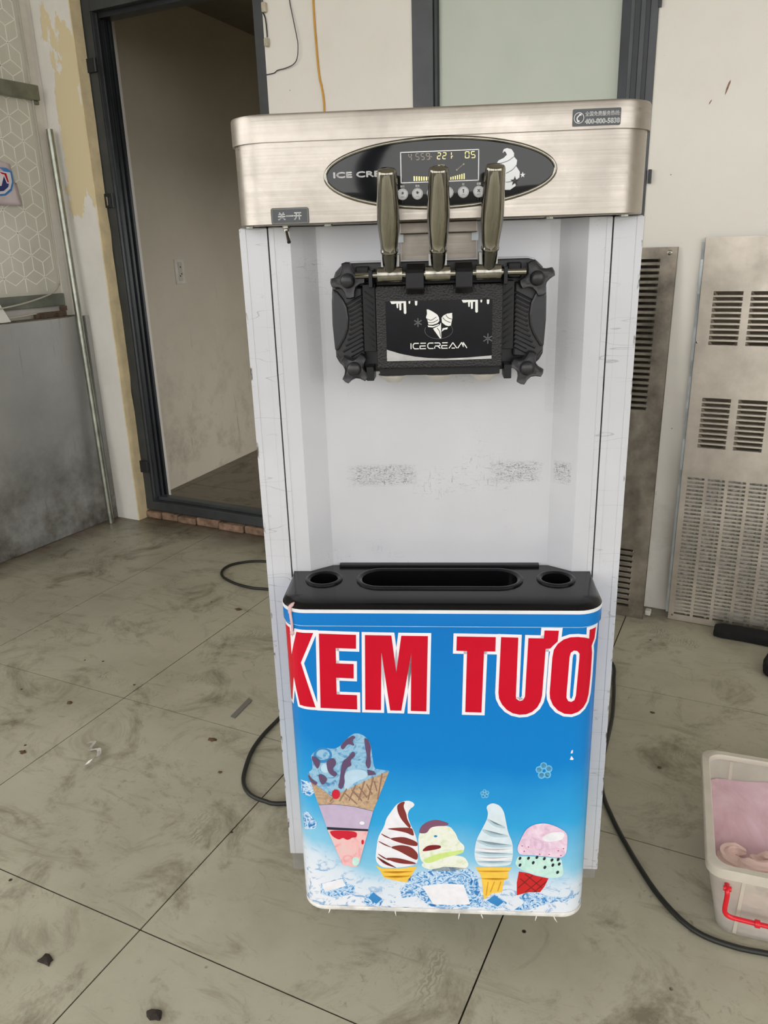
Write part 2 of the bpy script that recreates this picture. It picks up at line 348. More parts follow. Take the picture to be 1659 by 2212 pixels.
for z, hh, dk in ((1.90, .05, 0), (1.40, .055, 1), (.25, .055, 0)):
    g = Gm(); g.box(-.412, -.372, -.012, .002, z - hh / 2, z + hh / 2); g.lathe([(.006, -hh / 2), (.006, hh / 2)], (-.370, -.008, z), (0, 0, 1), 10)
    g.mk('hinge', [DARK_FRAME2, CHROME_D][0], d1, 40, .001)
g = Gm(); g.box(-.396, -.388, -.020, -.011, 1.38, 1.415); g.mk('latch_plate', CHROME_D, d1, 0, .001)
# rough brick curb under the sill
curb = tag(empty('brick_curb', (-1.8, 1.585, 0)), 'rough reddish brick curb under the open grey door frame', 'curb')
x = -.435; BR = mat('old_brick', (128, 104, 86), .95, 0, .25, 26, .8, 60)
while x < .45:
    w = random.uniform(.10, .16); g = Gm(); e = random.uniform(-.006, .006)
    g.box(x, min(x + w - .006, .455), e, .10, 0, .036 + random.uniform(-.006, .003)); g.mk('brick', BR, curb, 0, .006); x += w

# glazed door in the back wall: door_2
d2 = struct(empty('door_2', (-.385, YB, 0)), 'dark grey framed door with frosted pale green glass')
for a, b in ((-.372, -.300), (.298, .373)):
    g = Gm(); g.box(a, b, -.005, .06, 0, 2.15); g.mk('frame_jamb', DARK_FRAME, d2, 0, .002)
for a, b, yy in ((-.300, -.288, .002), (.274, .300, -.004), (.310, .326, -.009), (.340, .352, -.009)):
    g = Gm(); g.box(a, b, yy, .055, 0, 2.10); g.mk('leaf_stile', DARK_FRAME2, d2, 0, .0015)
g = Gm(); g.box(-.30, .30, -.005, .06, 2.09, 2.15); g.mk('frame_header', DARK_FRAME, d2, 0, .002)
g = Gm(); g.box(-.29, .28, .0, .05, 0, .09); g.mk('bottom_rail', DARK_FRAME2, d2, 0, .002)
k = NT('frosted_green_glass'); k.P(Base_Color=k.ramp(k.noise(k.coord(), 3, 3), [(.3, (180, 188, 174)), (.7, (190, 197, 184))]), Roughness=.3); FROST = k.m
g = Gm(); g.box(-.29, .276, .018, .028, .09, 2.09); g.mk('glass_pane', FROST, d2, 0)
for z in (1.80, .35):
    g = Gm(); g.box(.373, .380, -.012, .0, z - .02, z + .02); g.mk('hinge', DARK_FRAME2, d2, 0)
g = Gm(); g.box(.378, .386, -.014, -.0005, 1.335, 1.372); g.mk('strike_plate', DARK_FRAME2, d2, 0)

# patterned window in the left wall: window_1
w1 = struct(empty('window_1', (-2.42, .3, .94)), 'patterned frosted window in white frame above grey steel sheet')
k = NT('patterned_glass'); k.P(Base_Color=k.ramp(k.noise(k.coord(), 4, 4), [(.3, (192, 190, 178)), (.7, (212, 210, 200))]), Roughness=.35); tl = k.n('ShaderNodeBsdfTranslucent', {'Color': L((226, 224, 214))}).outputs[0]
k.t.links.new(k.n('ShaderNodeMixShader', {0: .22, 1: k.b.outputs[0], 2: tl}).outputs[0], k.out.inputs[0]); PGL = k.m
g = Gm(); g.box(-.014, -.006, -.6, 1.18, .09, 1.56); g.mk('glass_pane', PGL, w1, 0)
WF = mat('white_window_frame', (212, 208, 200), .5, 0, .06, 6)
g = Gm(); g.box(-.018, .002, 1.178, 1.215, .0, 1.56); g.mk('frame_stile', WF, w1, 0, .002)
g = Gm(); g.box(-.018, -.003, 1.215, 1.239, .0, 1.56); g.mk('frame_stile', WF, w1, 0, .002)
g = Gm(); g.box(-.018, .010, -.6, 1.178, .045, .095); g.mk('bottom_rail', mat('grey_green_rail', (108, 112, 102), .5, .3, .15, 10), w1, 0, .002)
g = Gm(); g.box(-.05, -.016, -.6, 1.239, -.011, .05); g.mk('sill_upstand', WF, w1, 0)
g = Gm(); g.box(-.05, .040, -.6, 1.20, -.012, .0); g.mk('window_sill', mat('dirty_sill', (104, 96, 82), .8, 0, .3, 20), w1, 0, .002)
g = Gm(); h = .058; s3 = h * math.sqrt(3) / 2
def seg(a, b, w=.0032):
    d = (Vector(b) - Vector(a)); 
    if d.length < 1e-6: return
    d.normalize(); nn = Vector((-d.y, d.x)) * w / 2; A = Vector(a); B = Vector(b)
    q = [A + nn, B + nn, B - nn, A - nn]
    for p in q:
        if not (-.3 < p.x < 1.17 and .10 < p.y < 1.56): return
    g.loft([[(xx, p.x, p.y) for p in q] for xx in (-.0061, -.0052)])
for i in range(-2, 32):
    for j in range(0, 20):
        if (i + j) % 1: continue
        c = Vector((-.2 + i * 2 * s3 + (j % 2) * s3, .05 + j * 1.5 * h))
        v = [c + Vector((math.sin(a), math.cos(a))) * h for a in [2 * PI * q / 6 for q in range(6)]]
        seg(v[0], v[1]); seg(v[5], v[0]); seg(v[1], v[2])
        seg(c, v[1]); seg(c, v[3]); seg(c, v[5])
pt = g.mk('embossed_pattern', mat('pattern_line', (244, 242, 234), .3, 0, .02), w1, 0); pt['kind'] = 'stuff'
g = Gm(); g.box(.0, .026, -.6, 1.195, .842, .897); g.box(.002, .014, 1.175, 1.198, .828, .842); bar = g.mk('cross_bar', mat('green_grey_bar', (124, 126, 112), .45, .4, .12, 12), w1, 0, .003)

# grey steel sheet facing the parapet
g = Gm(); g.box(-2.374, -2.357, -.49, 1.515, .0, .937); g.box(-2.374, -2.345, 1.515, 1.5385, .0, .937)
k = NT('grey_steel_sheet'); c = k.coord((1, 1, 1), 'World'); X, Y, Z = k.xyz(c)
f = k.math('MULTIPLY', k.bw(k.noise(c, 5, 6, .7), .36, .72), k.math('MULTIPLY_ADD', k.bw(Z, .5, 0), 1.1, .15))  # dirt plus painted-in shade, both stronger towards the floor
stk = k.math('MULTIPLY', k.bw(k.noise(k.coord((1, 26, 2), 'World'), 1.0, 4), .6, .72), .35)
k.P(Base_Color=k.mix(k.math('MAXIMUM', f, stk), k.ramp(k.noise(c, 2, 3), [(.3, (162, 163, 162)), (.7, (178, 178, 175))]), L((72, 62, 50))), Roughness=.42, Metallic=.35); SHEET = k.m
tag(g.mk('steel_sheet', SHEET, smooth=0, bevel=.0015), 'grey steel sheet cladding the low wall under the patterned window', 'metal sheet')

# ------------------------------------------------------------------ soft serve machine (local frame: x right, y into the room, z up)
mac = tag(empty('soft_serve_machine', (0, 0, 0), math.radians(23.354)), 'tall white soft serve ice cream machine with steel head, chrome levers and blue printed front', 'ice cream machine')
# carcass and side panels
g = Gm(); g.box(-.2265, .2265, .042, .62, .157, 1.211); g.mk('cabinet_body', mat('grey_cabinet', (96, 97, 100), .5, .3), mac, 0)
for s in (-1, 1):
    a, b = sorted((s * .265, s * .2278)); z0 = .176 if s < 0 else .160
    g = Gm(); g.box(a, b, 0, .63, z0, 1.2105); sp = g.mk('side_panel', ENAMEL, mac, 0, .0025, segs=3)
    a, b = sorted((s * .2652, s * .2565)); g = Gm(); g.box(a, b, -.0007, .02, z0 + .002, 1.209); g.mk('edge_fold', ENAMEL, sp, 0, .0003)
    a, b = sorted((s * .2362, s * .2276)); g = Gm(); g.box(a, b, -.0007, .02, z0 + .002, 1.209); g.mk('edge_fold', ENAMEL, sp, 0, .0003)
g = Gm(); g.box(-.263, .263, .004, .62, .138, .1755); g.mk('base_frame', mat('grey_base', (150, 148, 142), .5, .4, .1), mac, 0, .002)
for sx in (-1, 1):
    for y in (.15, .56):
        g = Gm(); g.box(sx * .19 - .028, sx * .19 + .028, y - .03, y + .03, .132, .138)
        for d in (-.017, .017): g.box(sx * .19 + d - .0015, sx * .19 + d + .0015, y - .022, y + .022, .045, .133)
        cs = g.mk('caster', CHROME_D, mac, 0)
        g = Gm(); g.lathe([(.040, -.012), (.0455, -.008), (.0455, .008), (.040, .012)], (sx * .19, y, .0455), (1, 0, 0), 24); g.mk('caster_wheel', RUBBER, cs)
# front door with its trapezoid recess
prof = [(-.2258, 0), (-.1970, 0), (-.1656, .025), (.1628, .025), (.1961, 0), (.2258, 0), (.2258, .041), (-.2258, .041)]
g = Gm(); g.prism(prof, .700, 1.2105, 'z'); dr = g.mk('front_panel', ENAMEL_S, mac, 0, .0012)
for a, b in ((-.2256, -.2185), (.2185, .2256)):
    g = Gm(); g.box(a, b, -.0007, .01, .716, 1.209); g.mk('edge_fold', ENAMEL, dr, 0, .0003)
# wrinkled clear tape along the folds of the recess
k = NT('clear_tape'); wv = k.noise(k.coord((60, 60, 130)), 1.0, 3, .6, 2.0)
nb = k.n('ShaderNodeBump', {'Height': wv, 'Strength': 1.0, 'Distance': .012}).outputs[0]
gl = k.n('ShaderNodeBsdfGlossy', {'Roughness': .06, 'Normal': nb}).outputs[0]; tr = k.n('ShaderNodeBsdfTransparent').outputs[0]
k.t.links.new(k.n('ShaderNodeMixShader', {0: .07, 1: tr, 2: gl}).outputs[0], k.out.inputs[0]); TAPE = k.m
for x0, x1, z0, z1 in ((.150, .176, .95, 1.205), (-.182, -.160, 1.0, 1.205)):
    g = Gm(); n = 40; rings = []
    for i in range(n + 1):
        z = z0 + (z1 - z0) * i / n; xs = [x0 + (x1 - x0) * q / 4 for q in range(5)]
        rings.append([(xx, (.0245 if -.1656 < xx < .1628 else .025 - (abs(xx) - .163) * .79) - .0007 - .0016 * abs(math.sin(i * 1.3 + q * .8)) * (1 if random.random() > .4 else .2), z) for q, xx in enumerate(xs)])
    g.loft(rings, False, False); g.mk('clear_tape', TAPE, dr, 60)

# stainless head and lid
def head_outline(hw, yf, yb, r, n=10):
    o = [(hw, yb), (-hw, yb)]
    o += [(-hw + r - r * math.cos(PI / 2 * k / n), yf + r - r * math.sin(PI / 2 * k / n)) for k in range(n + 1)]
    o += [(hw - r + r * math.sin(PI / 2 * k / n), yf + r - r * math.cos(PI / 2 * k / n)) for k in range(n + 1)]
    return o
g = Gm(); g.prism(head_outline(.2625, -.045, .64, .055), 1.2112, 1.3095, 'z'); hd = g.mk('head_shroud', STEEL, mac, 30, .0015)
g = Gm(); g.loft([[(x, y, z) for x, y in head_outline(.2650 - i, -.0485 + i, .645 - i, .056 - i)] for z, i in ((1.3075, 0), (1.3360, 0), (1.3388, .0012), (1.3395, .004))]); lid = g.mk('lid', STEEL, mac, 30)
for x in (-.245, -.142, .142, .235):
    g = Gm(); g.lathe([(.006, 0), (.006, .0022), (.003, .003)], (x, -.020, 1.2112), (0, 0, -1), 8); g.mk('screw', GALV, hd)
# oval control panel, slightly domed glossy black
EC = (.0024, 1.2655); EA, EB = .1415, .0394; N = 64
def ell(a, b, y, n=N): return [(EC[0] + a * math.cos(2 * PI * i / n), y, EC[1] + b * math.sin(2 * PI * i / n)) for i in range(n)]
cp = None
g = Gm(); g.loft([ell(EA - .002, EB - .002, -.044), ell(EA - .002, EB - .002, -.0466), ell(EA * .8, EB * .8, -.0476), ell(EA * .5, EB * .5, -.0482), ell(EA * .2, EB * .2, -.0484)])
cp = g.mk('control_panel', mat('black_glass', (20, 21, 24), .06, 0, .1), mac, 60)
g = Gm(); ring = [Vector(p) for p in ell(EA, EB, -.0465)] ; R = []
for i in range(N):
    p = ring[i]; d = (ring[(i + 1) % N] - ring[i - 1]).normalized(); nn = Vector((d.z, 0, -d.x))
    R.append([p + nn * .0024 * math.cos(t) + Vector((0, -1, 0)) * .0022 * math.sin(t) for t in [2 * PI * q / 8 for q in range(8)]])
g.loft(R + [R[0]], False); g.mk('oval_rim', CHROME_D, cp, 60)
DW = mat('panel_white', (226, 226, 226), .4, 0, 0); DY = mat('display_yellow', (226, 214, 150), .4, 0, 0, emit=.35); DG = mat('display_dim', (150, 146, 130), .4, 0, 0)
yD = -.0487
g = Gm(); t = .0011
for a, b, c, d in ((-.045, .0512, 1.2550, 1.2550 + t), (-.045, .0512, 1.2905 - t, 1.2905), (-.045, -.045 + t, 1.255, 1.2905), (.0512 - t, .0512, 1.255, 1.2905)):
    g.box(a, b, yD - .0003, yD + .0002, c, d)
g.mk('display_border', DW, cp, 0)
SEG = {'0': 'abcdef', '1': 'bc', '2': 'abged', '4': 'fgbc', '5': 'afgcd', '9': 'abcdfg', 'n': 'abef', "'": 'b'}
def digit(g, ch, x, z, w, h):
    t = .0009; m = z + h / 2
    S = dict(a=(x + t, x + w - t, z + h - t, z + h), d=(x + t, x + w - t, z, z + t), g=(x + t, x + w - t, m - t / 2, m + t / 2), f=(x, x + t, m + t / 2, z + h - t / 2), b=(x + w - t, x + w, m + t / 2, z + h - t / 2), e=(x, x + t, z + t / 2, m - t / 2), c=(x + w - t, x + w, z + t / 2, m - t / 2))
    for q in SEG[ch]: a, b, c, d = S[q]; g.box(a, b, yD - .0002, yD + .0002, c, d)
for s_, x0, w, m in (('4', -.0350, .0042, DG), ('559', -.0262, .0046, DG), ('n', -.0090, .0030, DG), ('221', .0000, .0048, DY), ("'", .0172, .0020, DY), ('05', .0340, .0054, DY)):
    g = Gm()
    for i, ch in enumerate(s_): digit(g, ch, x0 + i * (w + .0018), 1.2806, w, .0078 if len(s_) > 1 or s_ == '4' else .004)
    g.mk('display_digits', m, cp, 0)
g = Gm()
for i in range(7): g.box(-.0290 + i * .0030, -.0273 + i * .0030, yD - .0002, yD + .0002, 1.2572, 1.2572 + .0042 + .0002 * (6 - i))
for i in range(7): g.box(.0162 + i * .0027, .0176 + i * .0027, yD - .0002, yD + .0002, 1.2572, 1.2572 + .0030 + .0006 * i)
o = g.mk('level_bars', DY, cp, 0); o['kind'] = 'stuff'
g = Gm(); g.tube([(.0240, yD, 1.2680), (.0325, yD, 1.2742)], .0004, 6); g.lathe([(.0011, 0), (.0011, .0005)], (.0240, yD, 1.2680), (0, -1, 0), 8); g.lathe([(.0011, 0), (.0011, .0005)], (.0325, yD, 1.2742), (0, -1, 0), 8)
g.box(.004, .0095, yD - .0002, yD + .0002, 1.2742, 1.2748); g.box(.004, .0046, yD - .0002, yD + .0002, 1.2715, 1.2748); g.box(.0089, .0095, yD - .0002, yD + .0002, 1.2715, 1.2748)
g.mk('display_icons', DG, cp, 0)
BT = mat('button_silver', (190, 190, 190), .3, .2, .04)
ink = mat('ink_black', (30, 30, 34), .5, 0, 0)
for i, x in enumerate((-.0429, -.0245, -.006, .0133, .0322, .0511)):
    g = Gm(); g.lathe([(.0068, -.0002), (.0068, .0006), (.0060, .0010), (.0058, .0006), (.0052, .0006), (.0050, .0011), (.001, .0012)], (x, yD, 1.2424), (0, -1, 0), 24); bt = g.mk('button', BT, cp)
    yb = yD - .0014; g = Gm()
    if i == 0:
        for a in range(3): g.tube([(x + .0018 * math.cos(a * PI / 3), yb, 1.2438 + .0018 * math.sin(a * PI / 3)), (x - .0018 * math.cos(a * PI / 3), yb, 1.2438 - .0018 * math.sin(a * PI / 3))], .0003, 5)
    elif i == 1:
        for a in (.3, 1.4, 2.4): g.tube([(x + .0022 * math.cos(a), yb, 1.2436 + .0022 * math.sin(a)), (x - .0016 * math.cos(a), yb, 1.2436 - .0016 * math.sin(a))], .0004, 5)
    elif i == 4:
        g.box(x - .0004, x + .0006, yb, yb + .0004, 1.2415, 1.2452); g.box(x - .001, x + .001, yb, yb + .0004, 1.2448, 1.2458)
    else:
        for a in (.8, 2.3): g.tube([(x + .0024 * math.cos(a), yb, 1.2436 + .0024 * math.sin(a)), (x - .0024 * math.cos(a), yb, 1.2436 - .0024 * math.sin(a))], .0004, 5)
    g.mk('button_icon', ink, cp, 0)
    text('button_caption', ('FREEZE', 'WASH', 'AUTO', 'STOP', 'SOFT', 'SET')[i], x - .0022, 1.2386, .0044, .0012, yb, ink, cp) if i not in (2, 3) else None
    cj = ('制冷', '清洗', '', '', '软', '设置')[i]
    if cj: text('button_caption', cj, x - (.0026 if len(cj) > 1 else .0014), 1.2500, .0052 if len(cj) > 1 else .0028, .0028, yD + .0001, DW, cp, .00008)
text('panel_lettering', 'ICE CREAM', -.1283, 1.2640, .0813, .0062, -.0482, DW, cp, .0004)
CW = mat('logo_white', (222, 224, 226), .3, 0, 0)
cone = [(79.6, 1285.7), (80.9, 1289.2), (84.7, 1290.3), (90.3, 1288.8), (93.4, 1284.4), (93.3, 1280.5), (97.2, 1276.4), (96.4, 1269.5), (100.8, 1263.2), (100.5, 1257), (96.3, 1253.6), (96, 1247.4), (89.5, 1243.2), (80, 1243.4), (75, 1250), (73, 1262), (72.5, 1270), (72.7, 1273.8), (74.6, 1276.8), (81.1, 1279.6), (84.8, 1282.9), (82.9, 1286.5), (81, 1286.6), (80.1, 1284.9)]
g = Gm(); g.prism([(x / 1000, z / 1000) for x, z in cone], -.0478, -.0484); g.mk('cone_logo', CW, cp, 0)
def star(cx, cz, r, n=5, q=.42): return [(cx + (r if i % 2 == 0 else r * q) * math.sin(PI * i / n), cz + (r if i % 2 == 0 else r * q) * math.cos(PI * i / n)) for i in range(2 * n)]
g = Gm(); g.prism(star(.0950, 1.2528, .0058), -.0483, -.0487); g.mk('logo_star', ink, cp, 0)
g = Gm(); g.prism(star(.1044, 1.2596, .0034), -.0476, -.0482); g.mk('logo_star', CW, cp, 0)
for p in ([(76, 1273.5), (86, 1276), (94, 1281)], [(84, 1262), (92, 1266), (96.5, 1271)], [(84, 1252), (90, 1252.5), (96, 1253.5)]):
    g = Gm(); g.tube(smooth_path([(x / 1000, -.0484, z / 1000) for x, z in p]), .0004, 5); g.mk('logo_line', mat('logo_grey', (120, 122, 126), .4, 0, 0), cp, 0)
# small plates on the steel
LBL = mat('label_dark', (62, 66, 70), .3, 0, .1)
g = Gm(); g.prism(rrect(-.2110, -.1625, 1.2120, 1.2316, .0028), -.0452, -.0460); lb = g.mk('switch_label', LBL, mac, 0)
g = Gm()
for a, b, c, d in ((-.2095, -.1640, 1.2132, 1.2136), (-.2095, -.1640, 1.2300, 1.2304), (-.2095, -.2091, 1.2132, 1.2304), (-.1644, -.1640, 1.2132, 1.2304)): g.box(a, b, -.0462, -.0459, c, d)
g.mk('label_border', DG, lb, 0)
text('label_lettering', '关一开', -.2020, 1.2172, .0300, .0090, -.0463, DW, lb, .0003)
g = Gm(); g.prism(rrect(.1615, .2180, 1.3108, 1.3294, .0016), -.0484, -.0492); lb = g.mk('hotline_label', LBL, mac, 0)
text('label_lettering', '全国免费服务热线:', .1762, 1.3213, .0405, .0052, -.0494, DW, lb, .0001)
text('label_lettering', '400-800-5838', .1762, 1.3132, .0405, .0052, -.0494, DW, lb, .0003)
g = Gm(); cx, cz = .1690, 1.3198
for r0, r1 in ((.0054, .0060),):
    ringp = [[(cx + r * math.cos(t), -.0493, cz + r * math.sin(t)) for r in (r0, r1)] for t in [2 * PI * q / 24 for q in range(25)]]
    g.loft(ringp, False, False)
g.tube(smooth_path([(cx - .0012, -.0493, cz - .0036), (cx - .0022, -.0493, cz), (cx + .0012, -.0493, cz + .0036)]), .0008, 6)
g.box(cx - .002, cx + .0008, -.0495, -.0490, cz - .0044, cz - .0026); g.box(cx + .0002, cx + .0028, -.0495, -.0490, cz + .0026, cz + .0044)
g.mk('telephone_symbol', DW, lb, 0)
# toggle switch under the head
g = Gm(); g.lathe([(.0055, 0), (.0055, .003), (.0038, .004), (.0038, .007)], (-.1990, -.012, 1.2112), (0, 0, -1), 12); g.tube([(-.1990, -.013, 1.2060), (-.1965, -.020, 1.1985), (-.1935, -.0275, 1.1905)], [.0016, .0019, .0026], 10); g.mk('toggle_switch', CHROME_D, mac)
# stainless plate and tabs behind the levers
g = Gm(); g.box(-.050, .052, .010, .0248, 1.158, 1.2110); pl = g.mk('back_plate', STEEL_B, mac, 0, .001)
g = Gm(); g.box(-.050, .052, -.004, .012, 1.196, 1.2110); g.mk('plate_lip', STEEL_B, pl, 0, .0015)
for x in (-.0515, .0475):
    g = Gm(); g.box(x - .003, x + .006, .004, .006, 1.186, 1.209); g.mk('paper_tab', mat('paper_tab', (206, 212, 216), .7, 0, .02), mac, 0)

# black dispensing head
lo = [(-73.2, 1162), (-118.2, 1162), (-128, 1159), (-136.1, 1151), (-139.7, 1140.9), (-141.8, 1124.3), (-142.6, 1099.8), (-141.3, 1074.9), (-140.7, 1057.4), (-140.1, 1039.8), (-135.9, 1031.8), (-128, 1024), (-90, 1019)]
LP = [(x / 1000, z / 1000) for x, z in lo]; full = LP + [(-x, z) for x, z in LP[::-1]]
g = Gm(); g.prism(full, .024, -.018); dh = g.mk('dispensing_head', BLACK_S, mac, 0, .002)
gask = [(x * 1.012, 1.09 + (z - 1.09) * 1.025) for x, z in full]
g = Gm(); g.prism(gask, .0248, .008); g.mk('gasket_plate', mat('gasket_white', (196, 196, 198), .4, .3, .03), dh, 0, .001)
# front plate with the sticker
g = Gm(); g.box(-.0800, .0825, -.060, -.017, 1.0285, 1.1335); g.mk('front_plate', LEATHER, dh, 0, .002)
g = Gm(); g.box(-.0780, .0805, -.052, -.010, 1.0185, 1.0285); g.mk('lower_lip', BLACK, dh, 0, .001)
g = Gm(); g.box(-.0800, .0825, -.040, -.017, 1.1335, 1.1385); g.mk('upper_shelf', BLACK, dh, 0, .001)
for s in (-1, 1):
    # fluted wing
    cr = [(-137.9, 1131), (-131.8, 1126.9), (-124.6, 1117.6), (-119.8, 1107.3), (-118, 1092.3), (-119.6, 1078.3), (-124, 1067), (-133.5, 1051.9)]
    C_ = [(x / 1000, z / 1000) for x, z in cr]
    wing = [(-.138, 1.133), (-.0985, 1.133), (-.0985, 1.038), (-.130, 1.034), (-.1385, 1.045)]
    wing = [(s * x, z) for x, z in wing]; g = Gm(); g.prism(wing, -.016, -.032); g.mk('wing', BLACK_S, dh, 0, .003)
    cres = [(s * x, z) for x, z in C_ + [(-.1385, 1.050), (-.1405, 1.085), (-.1400, 1.115)]]
    g = Gm(); g.prism(cres, -.016, -.0385); g.mk('wing_pad', BLACK_S, dh, 0, .003)
    z = 1.1215; i = 0
    while z > 1.048:
        # each flute runs from the pad's curved edge up to the inner edge
        xb = -.119 - .000 * i
        for (xa, za), (xc, zc) in zip(C_, C_[1:]):
            if zc <= z - .006 <= za: xb = xa + (xc - xa) * (za - (z - .006)) / (za - zc + 1e-9)
        a = Vector((s * (xb + .002), -.0325, z - .0095 * ((-.0995 - xb) / .02))); b = Vector((s * -.0995, -.0340, z))
        g = Gm(); g.tube([a, b], .0019, 6); g.mk('flute', BLACK_S, dh); z -= .0058; i += 1
    # inner channel with ribs
    g = Gm(); a, b = sorted((s * -.0978, s * -.0810)); g.box(a, b, -.046, -.016, 1.0495, 1.1360); g.mk('channel', BLACK, dh, 0, .001)
    z = 1.127
    while z > 1.062:
        g = Gm(); g.tube([(s * -.0955, -.0464, z), (s * -.0845, -.0464, z - .0085)], .0011, 6); g.mk('rib', BLACK_S, dh); z -= .0079
    a, b = sorted((s * -.0870, s * -.0820)); g = Gm(); g.box(a, b, -.074, -.016, 1.132, 1.1545); g.mk('rod_bracket', BLACK, dh, 0, .0015)
    a, b = sorted((s * -.1080, s * -.0900)); g = Gm(); g.box(a, b, -.030, -.016, 1.138, 1.158); g.mk('corner_lug', BLACK, dh, 0, .002)
    a, b = sorted((s * -.096, s * -.086)); g = Gm(); g.box(a, b, -.050, -.016, 1.0115, 1.0300); g.mk('foot_lug', BLACK, dh, 0, .001)
g = Gm(); g.tube([(-.104, -.066, 1.1475), (.110, -.066, 1.1470)], .0040, 14); g.mk('pivot_rod', CHROME, dh)
for x0, x1 in ((-.0402, -.0172), (.0222, .0436)):
    g = Gm(); g.prism([(-.060, 1.1232), (-.0655, 1.1232), (-.0745, 1.130), (-.0745, 1.1490), (-.0715, 1.1528), (-.050, 1.1600), (-.018, 1.1600), (-.018, 1.150), (-.060, 1.140)], x0, x1, 'x'); g.mk('rod_clip', BLACK, dh, 0, .0015)
def knob(x, z, y, r, rot):
    pts = []
    for q in range(4):
        a = rot + q * PI / 2
        for da, rr in ((-.235, 1.0), (0, 1.02), (.235, 1.0), (.42, .72), (PI / 4, .60), (PI / 2 - .42, .72)): pts.append((x + r * rr * math.cos(a + da), z + r * rr * math.sin(a + da)))
    sc = lambda f: [(x + (px - x) * f, z + (pz - z) * f) for px, pz in pts]
    g = Gm(); g.loft([[(px, yy, pz) for px, pz in sc(f)] for f, yy in ((.96, y + .013), (1, y + .010), (1, y + .001), (.93, y - .0015), (.80, y - .0005), (.55, y - .001), (.45, y - .001))])
    g.lathe([(.0096, .0), (.0094, .004), (.0080, .0065), (.005, .0083), (.001, .0089)], (x, y, z), (0, -1, 0), 20)
    g.lathe([(.006, 0), (.006, .03)], (x, y + .012, z), (0, 1, 0), 10)
    g.mk('star_knob', BLACK_S, dh, 40)
knob(-.1160, 1.1410, -.048, .0228, math.radians(96)); knob(.1258, 1.1380, -.048, .0228, math.radians(20)); knob(-.1122, 1.0278, -.048, .0218, math.radians(52)); knob(.1163, 1.0246, -.048, .0222, math.radians(70))
# sticker
STK = mat('sticker_black', (19, 19, 23), .2, 0, .15, 40, spec=.2); SW = mat('sticker_white', (228, 228, 224), .35, 0, 0); SS = mat('sticker_silver', (198, 198, 196), .22, .7, .12, 30); SG = mat('sticker_grey', (84, 86, 90), .4, 0, .1)
g = Gm(); g.box(-.0672, .0692, -.0604, -.0598, 1.0386, 1.1148); st = g.mk('sticker', STK, dh, 0)
def flat(name, m, polys, y=-.0607, par=None):
    g = Gm()
    for p in polys: g.prism([(x / 1000, z / 1000) for x, z in p], y, y + .0003)
    return g.mk(name, m, par or dh, 0)
drip = [(-61.3, 1114.8), (-40.8, 1114.5), (-40.6, 1099.6), (-42.3, 1098.3), (-43.9, 1099.7), (-44.1, 1112.4), (-46.9, 1112), (-47.1, 1103.8), (-48.5, 1103.2), (-49.4, 1103.9), (-49.7, 1111.6), (-50.7, 1111.6), (-51.1, 1106.2), (-52.2, 1105.8), (-52.8, 1106.7), (-53.4, 1112.1), (-56.3, 1111.3), (-59.5, 1111.4)]
d2_ = [(-37.6, 1114.4), (-35.2, 1114.4), (-35.5, 1111.7), (-36.4, 1110.8), (-37.5, 1111.7)]; d3_ = [(-29.5, 1114.5), (-26.2, 1114.4), (-26.5, 1109.7), (-27.9, 1108.5), (-29.3, 1109.7)]
flat('printed_drips', SW, [drip, d2_, d3_] + [[(x + 91.5, z - .5) for x, z in p] for p in (drip, d2_, d3_)])
flat('printed_swoosh', SS, [[(-67.2, 1053.6), (-49.7, 1048.1), (-30.8, 1044), (-11.9, 1041.7), (8, 1040.8), (35, 1041.4), (69, 1043.5), (69, 1039.4), (25, 1038.7), (-67.2, 1038.7)]])
flat('printed_cone', SW, [[(-6.6, 1079.3), (1.6, 1083.1), (3.8, 1086.7), (4, 1066), (2.4, 1066.4)], [(-14.5, 1103.5), (-12.2, 1103.5), (-6.6, 1100.6), (-1.1, 1096.9), (1.2, 1093.2), (1.7, 1088.6), (-1.1, 1085.9), (-6.8, 1084.2), (-12.4, 1084.4), (-13.7, 1090.8), (-15.5, 1093.6), (-14.1, 1098.1)],
                            [(-13.6, 1083.4), (-6.5, 1082.6), (1.6, 1085), (1.0, 1083.6), (-6.8, 1080.8), (-12.5, 1081.4)]])
flat('printed_cone', SW, [[(18, 1098.5), (18.3, 1092.4), (16.5, 1082.9), (13.6, 1082), (9.7, 1083.1), (4.9, 1087), (4.5, 1092.7), (6.9, 1095.4), (11.7, 1097.7)], [(4.4, 1075.2), (5.9, 1079.4), (12.6, 1080.6), (11.7, 1078), (8, 1077.6)]])
for pp in ([(-14, 1092), (-9, 1090), (-2, 1094)], [(-13.5, 1087.5), (-7, 1087), (0, 1090.5)], [(6, 1093), (10, 1089), (16, 1086.5)], [(10, 1096), (13, 1092.5), (17.5, 1091)], [(-1, 1080), (2, 1075), (3, 1069)]):
    g = Gm(); g.tube(smooth_path([(x / 1000, -.0609, z / 1000) for x, z in pp], 4), .00035, 5); g.mk('printed_line', STK, dh, 0)
g = Gm(); g.tube([(.0008 + .0180 * math.cos(t), -.0606, 1.0770 + .0108 * math.sin(t)) for t in [PI * .88 + (PI * 1.3) * q / 30 for q in range(31)]], .00035, 5); g.mk('printed_ring', SG, dh, 0)
def strokes(name, paths, w, m, y=-.0607):
    g = Gm()
    for p in paths:
        for a, b in zip(p, p[1:]):
            A = Vector(a); B = Vector(b); d = (B - A).normalized(); nn = Vector((-d.y, d.x)) * w / 2
            g.prism([tuple(A + nn - d * w * .2), tuple(B + nn + d * w * .2), tuple(B - nn + d * w * .2), tuple(A - nn - d * w * .2)], y, y + .0003)
    return g.mk(name, m, dh, 0)
lw = .0012; z0, z1, zm = 1.0540, 1.0610, 1.0575; P_ = []
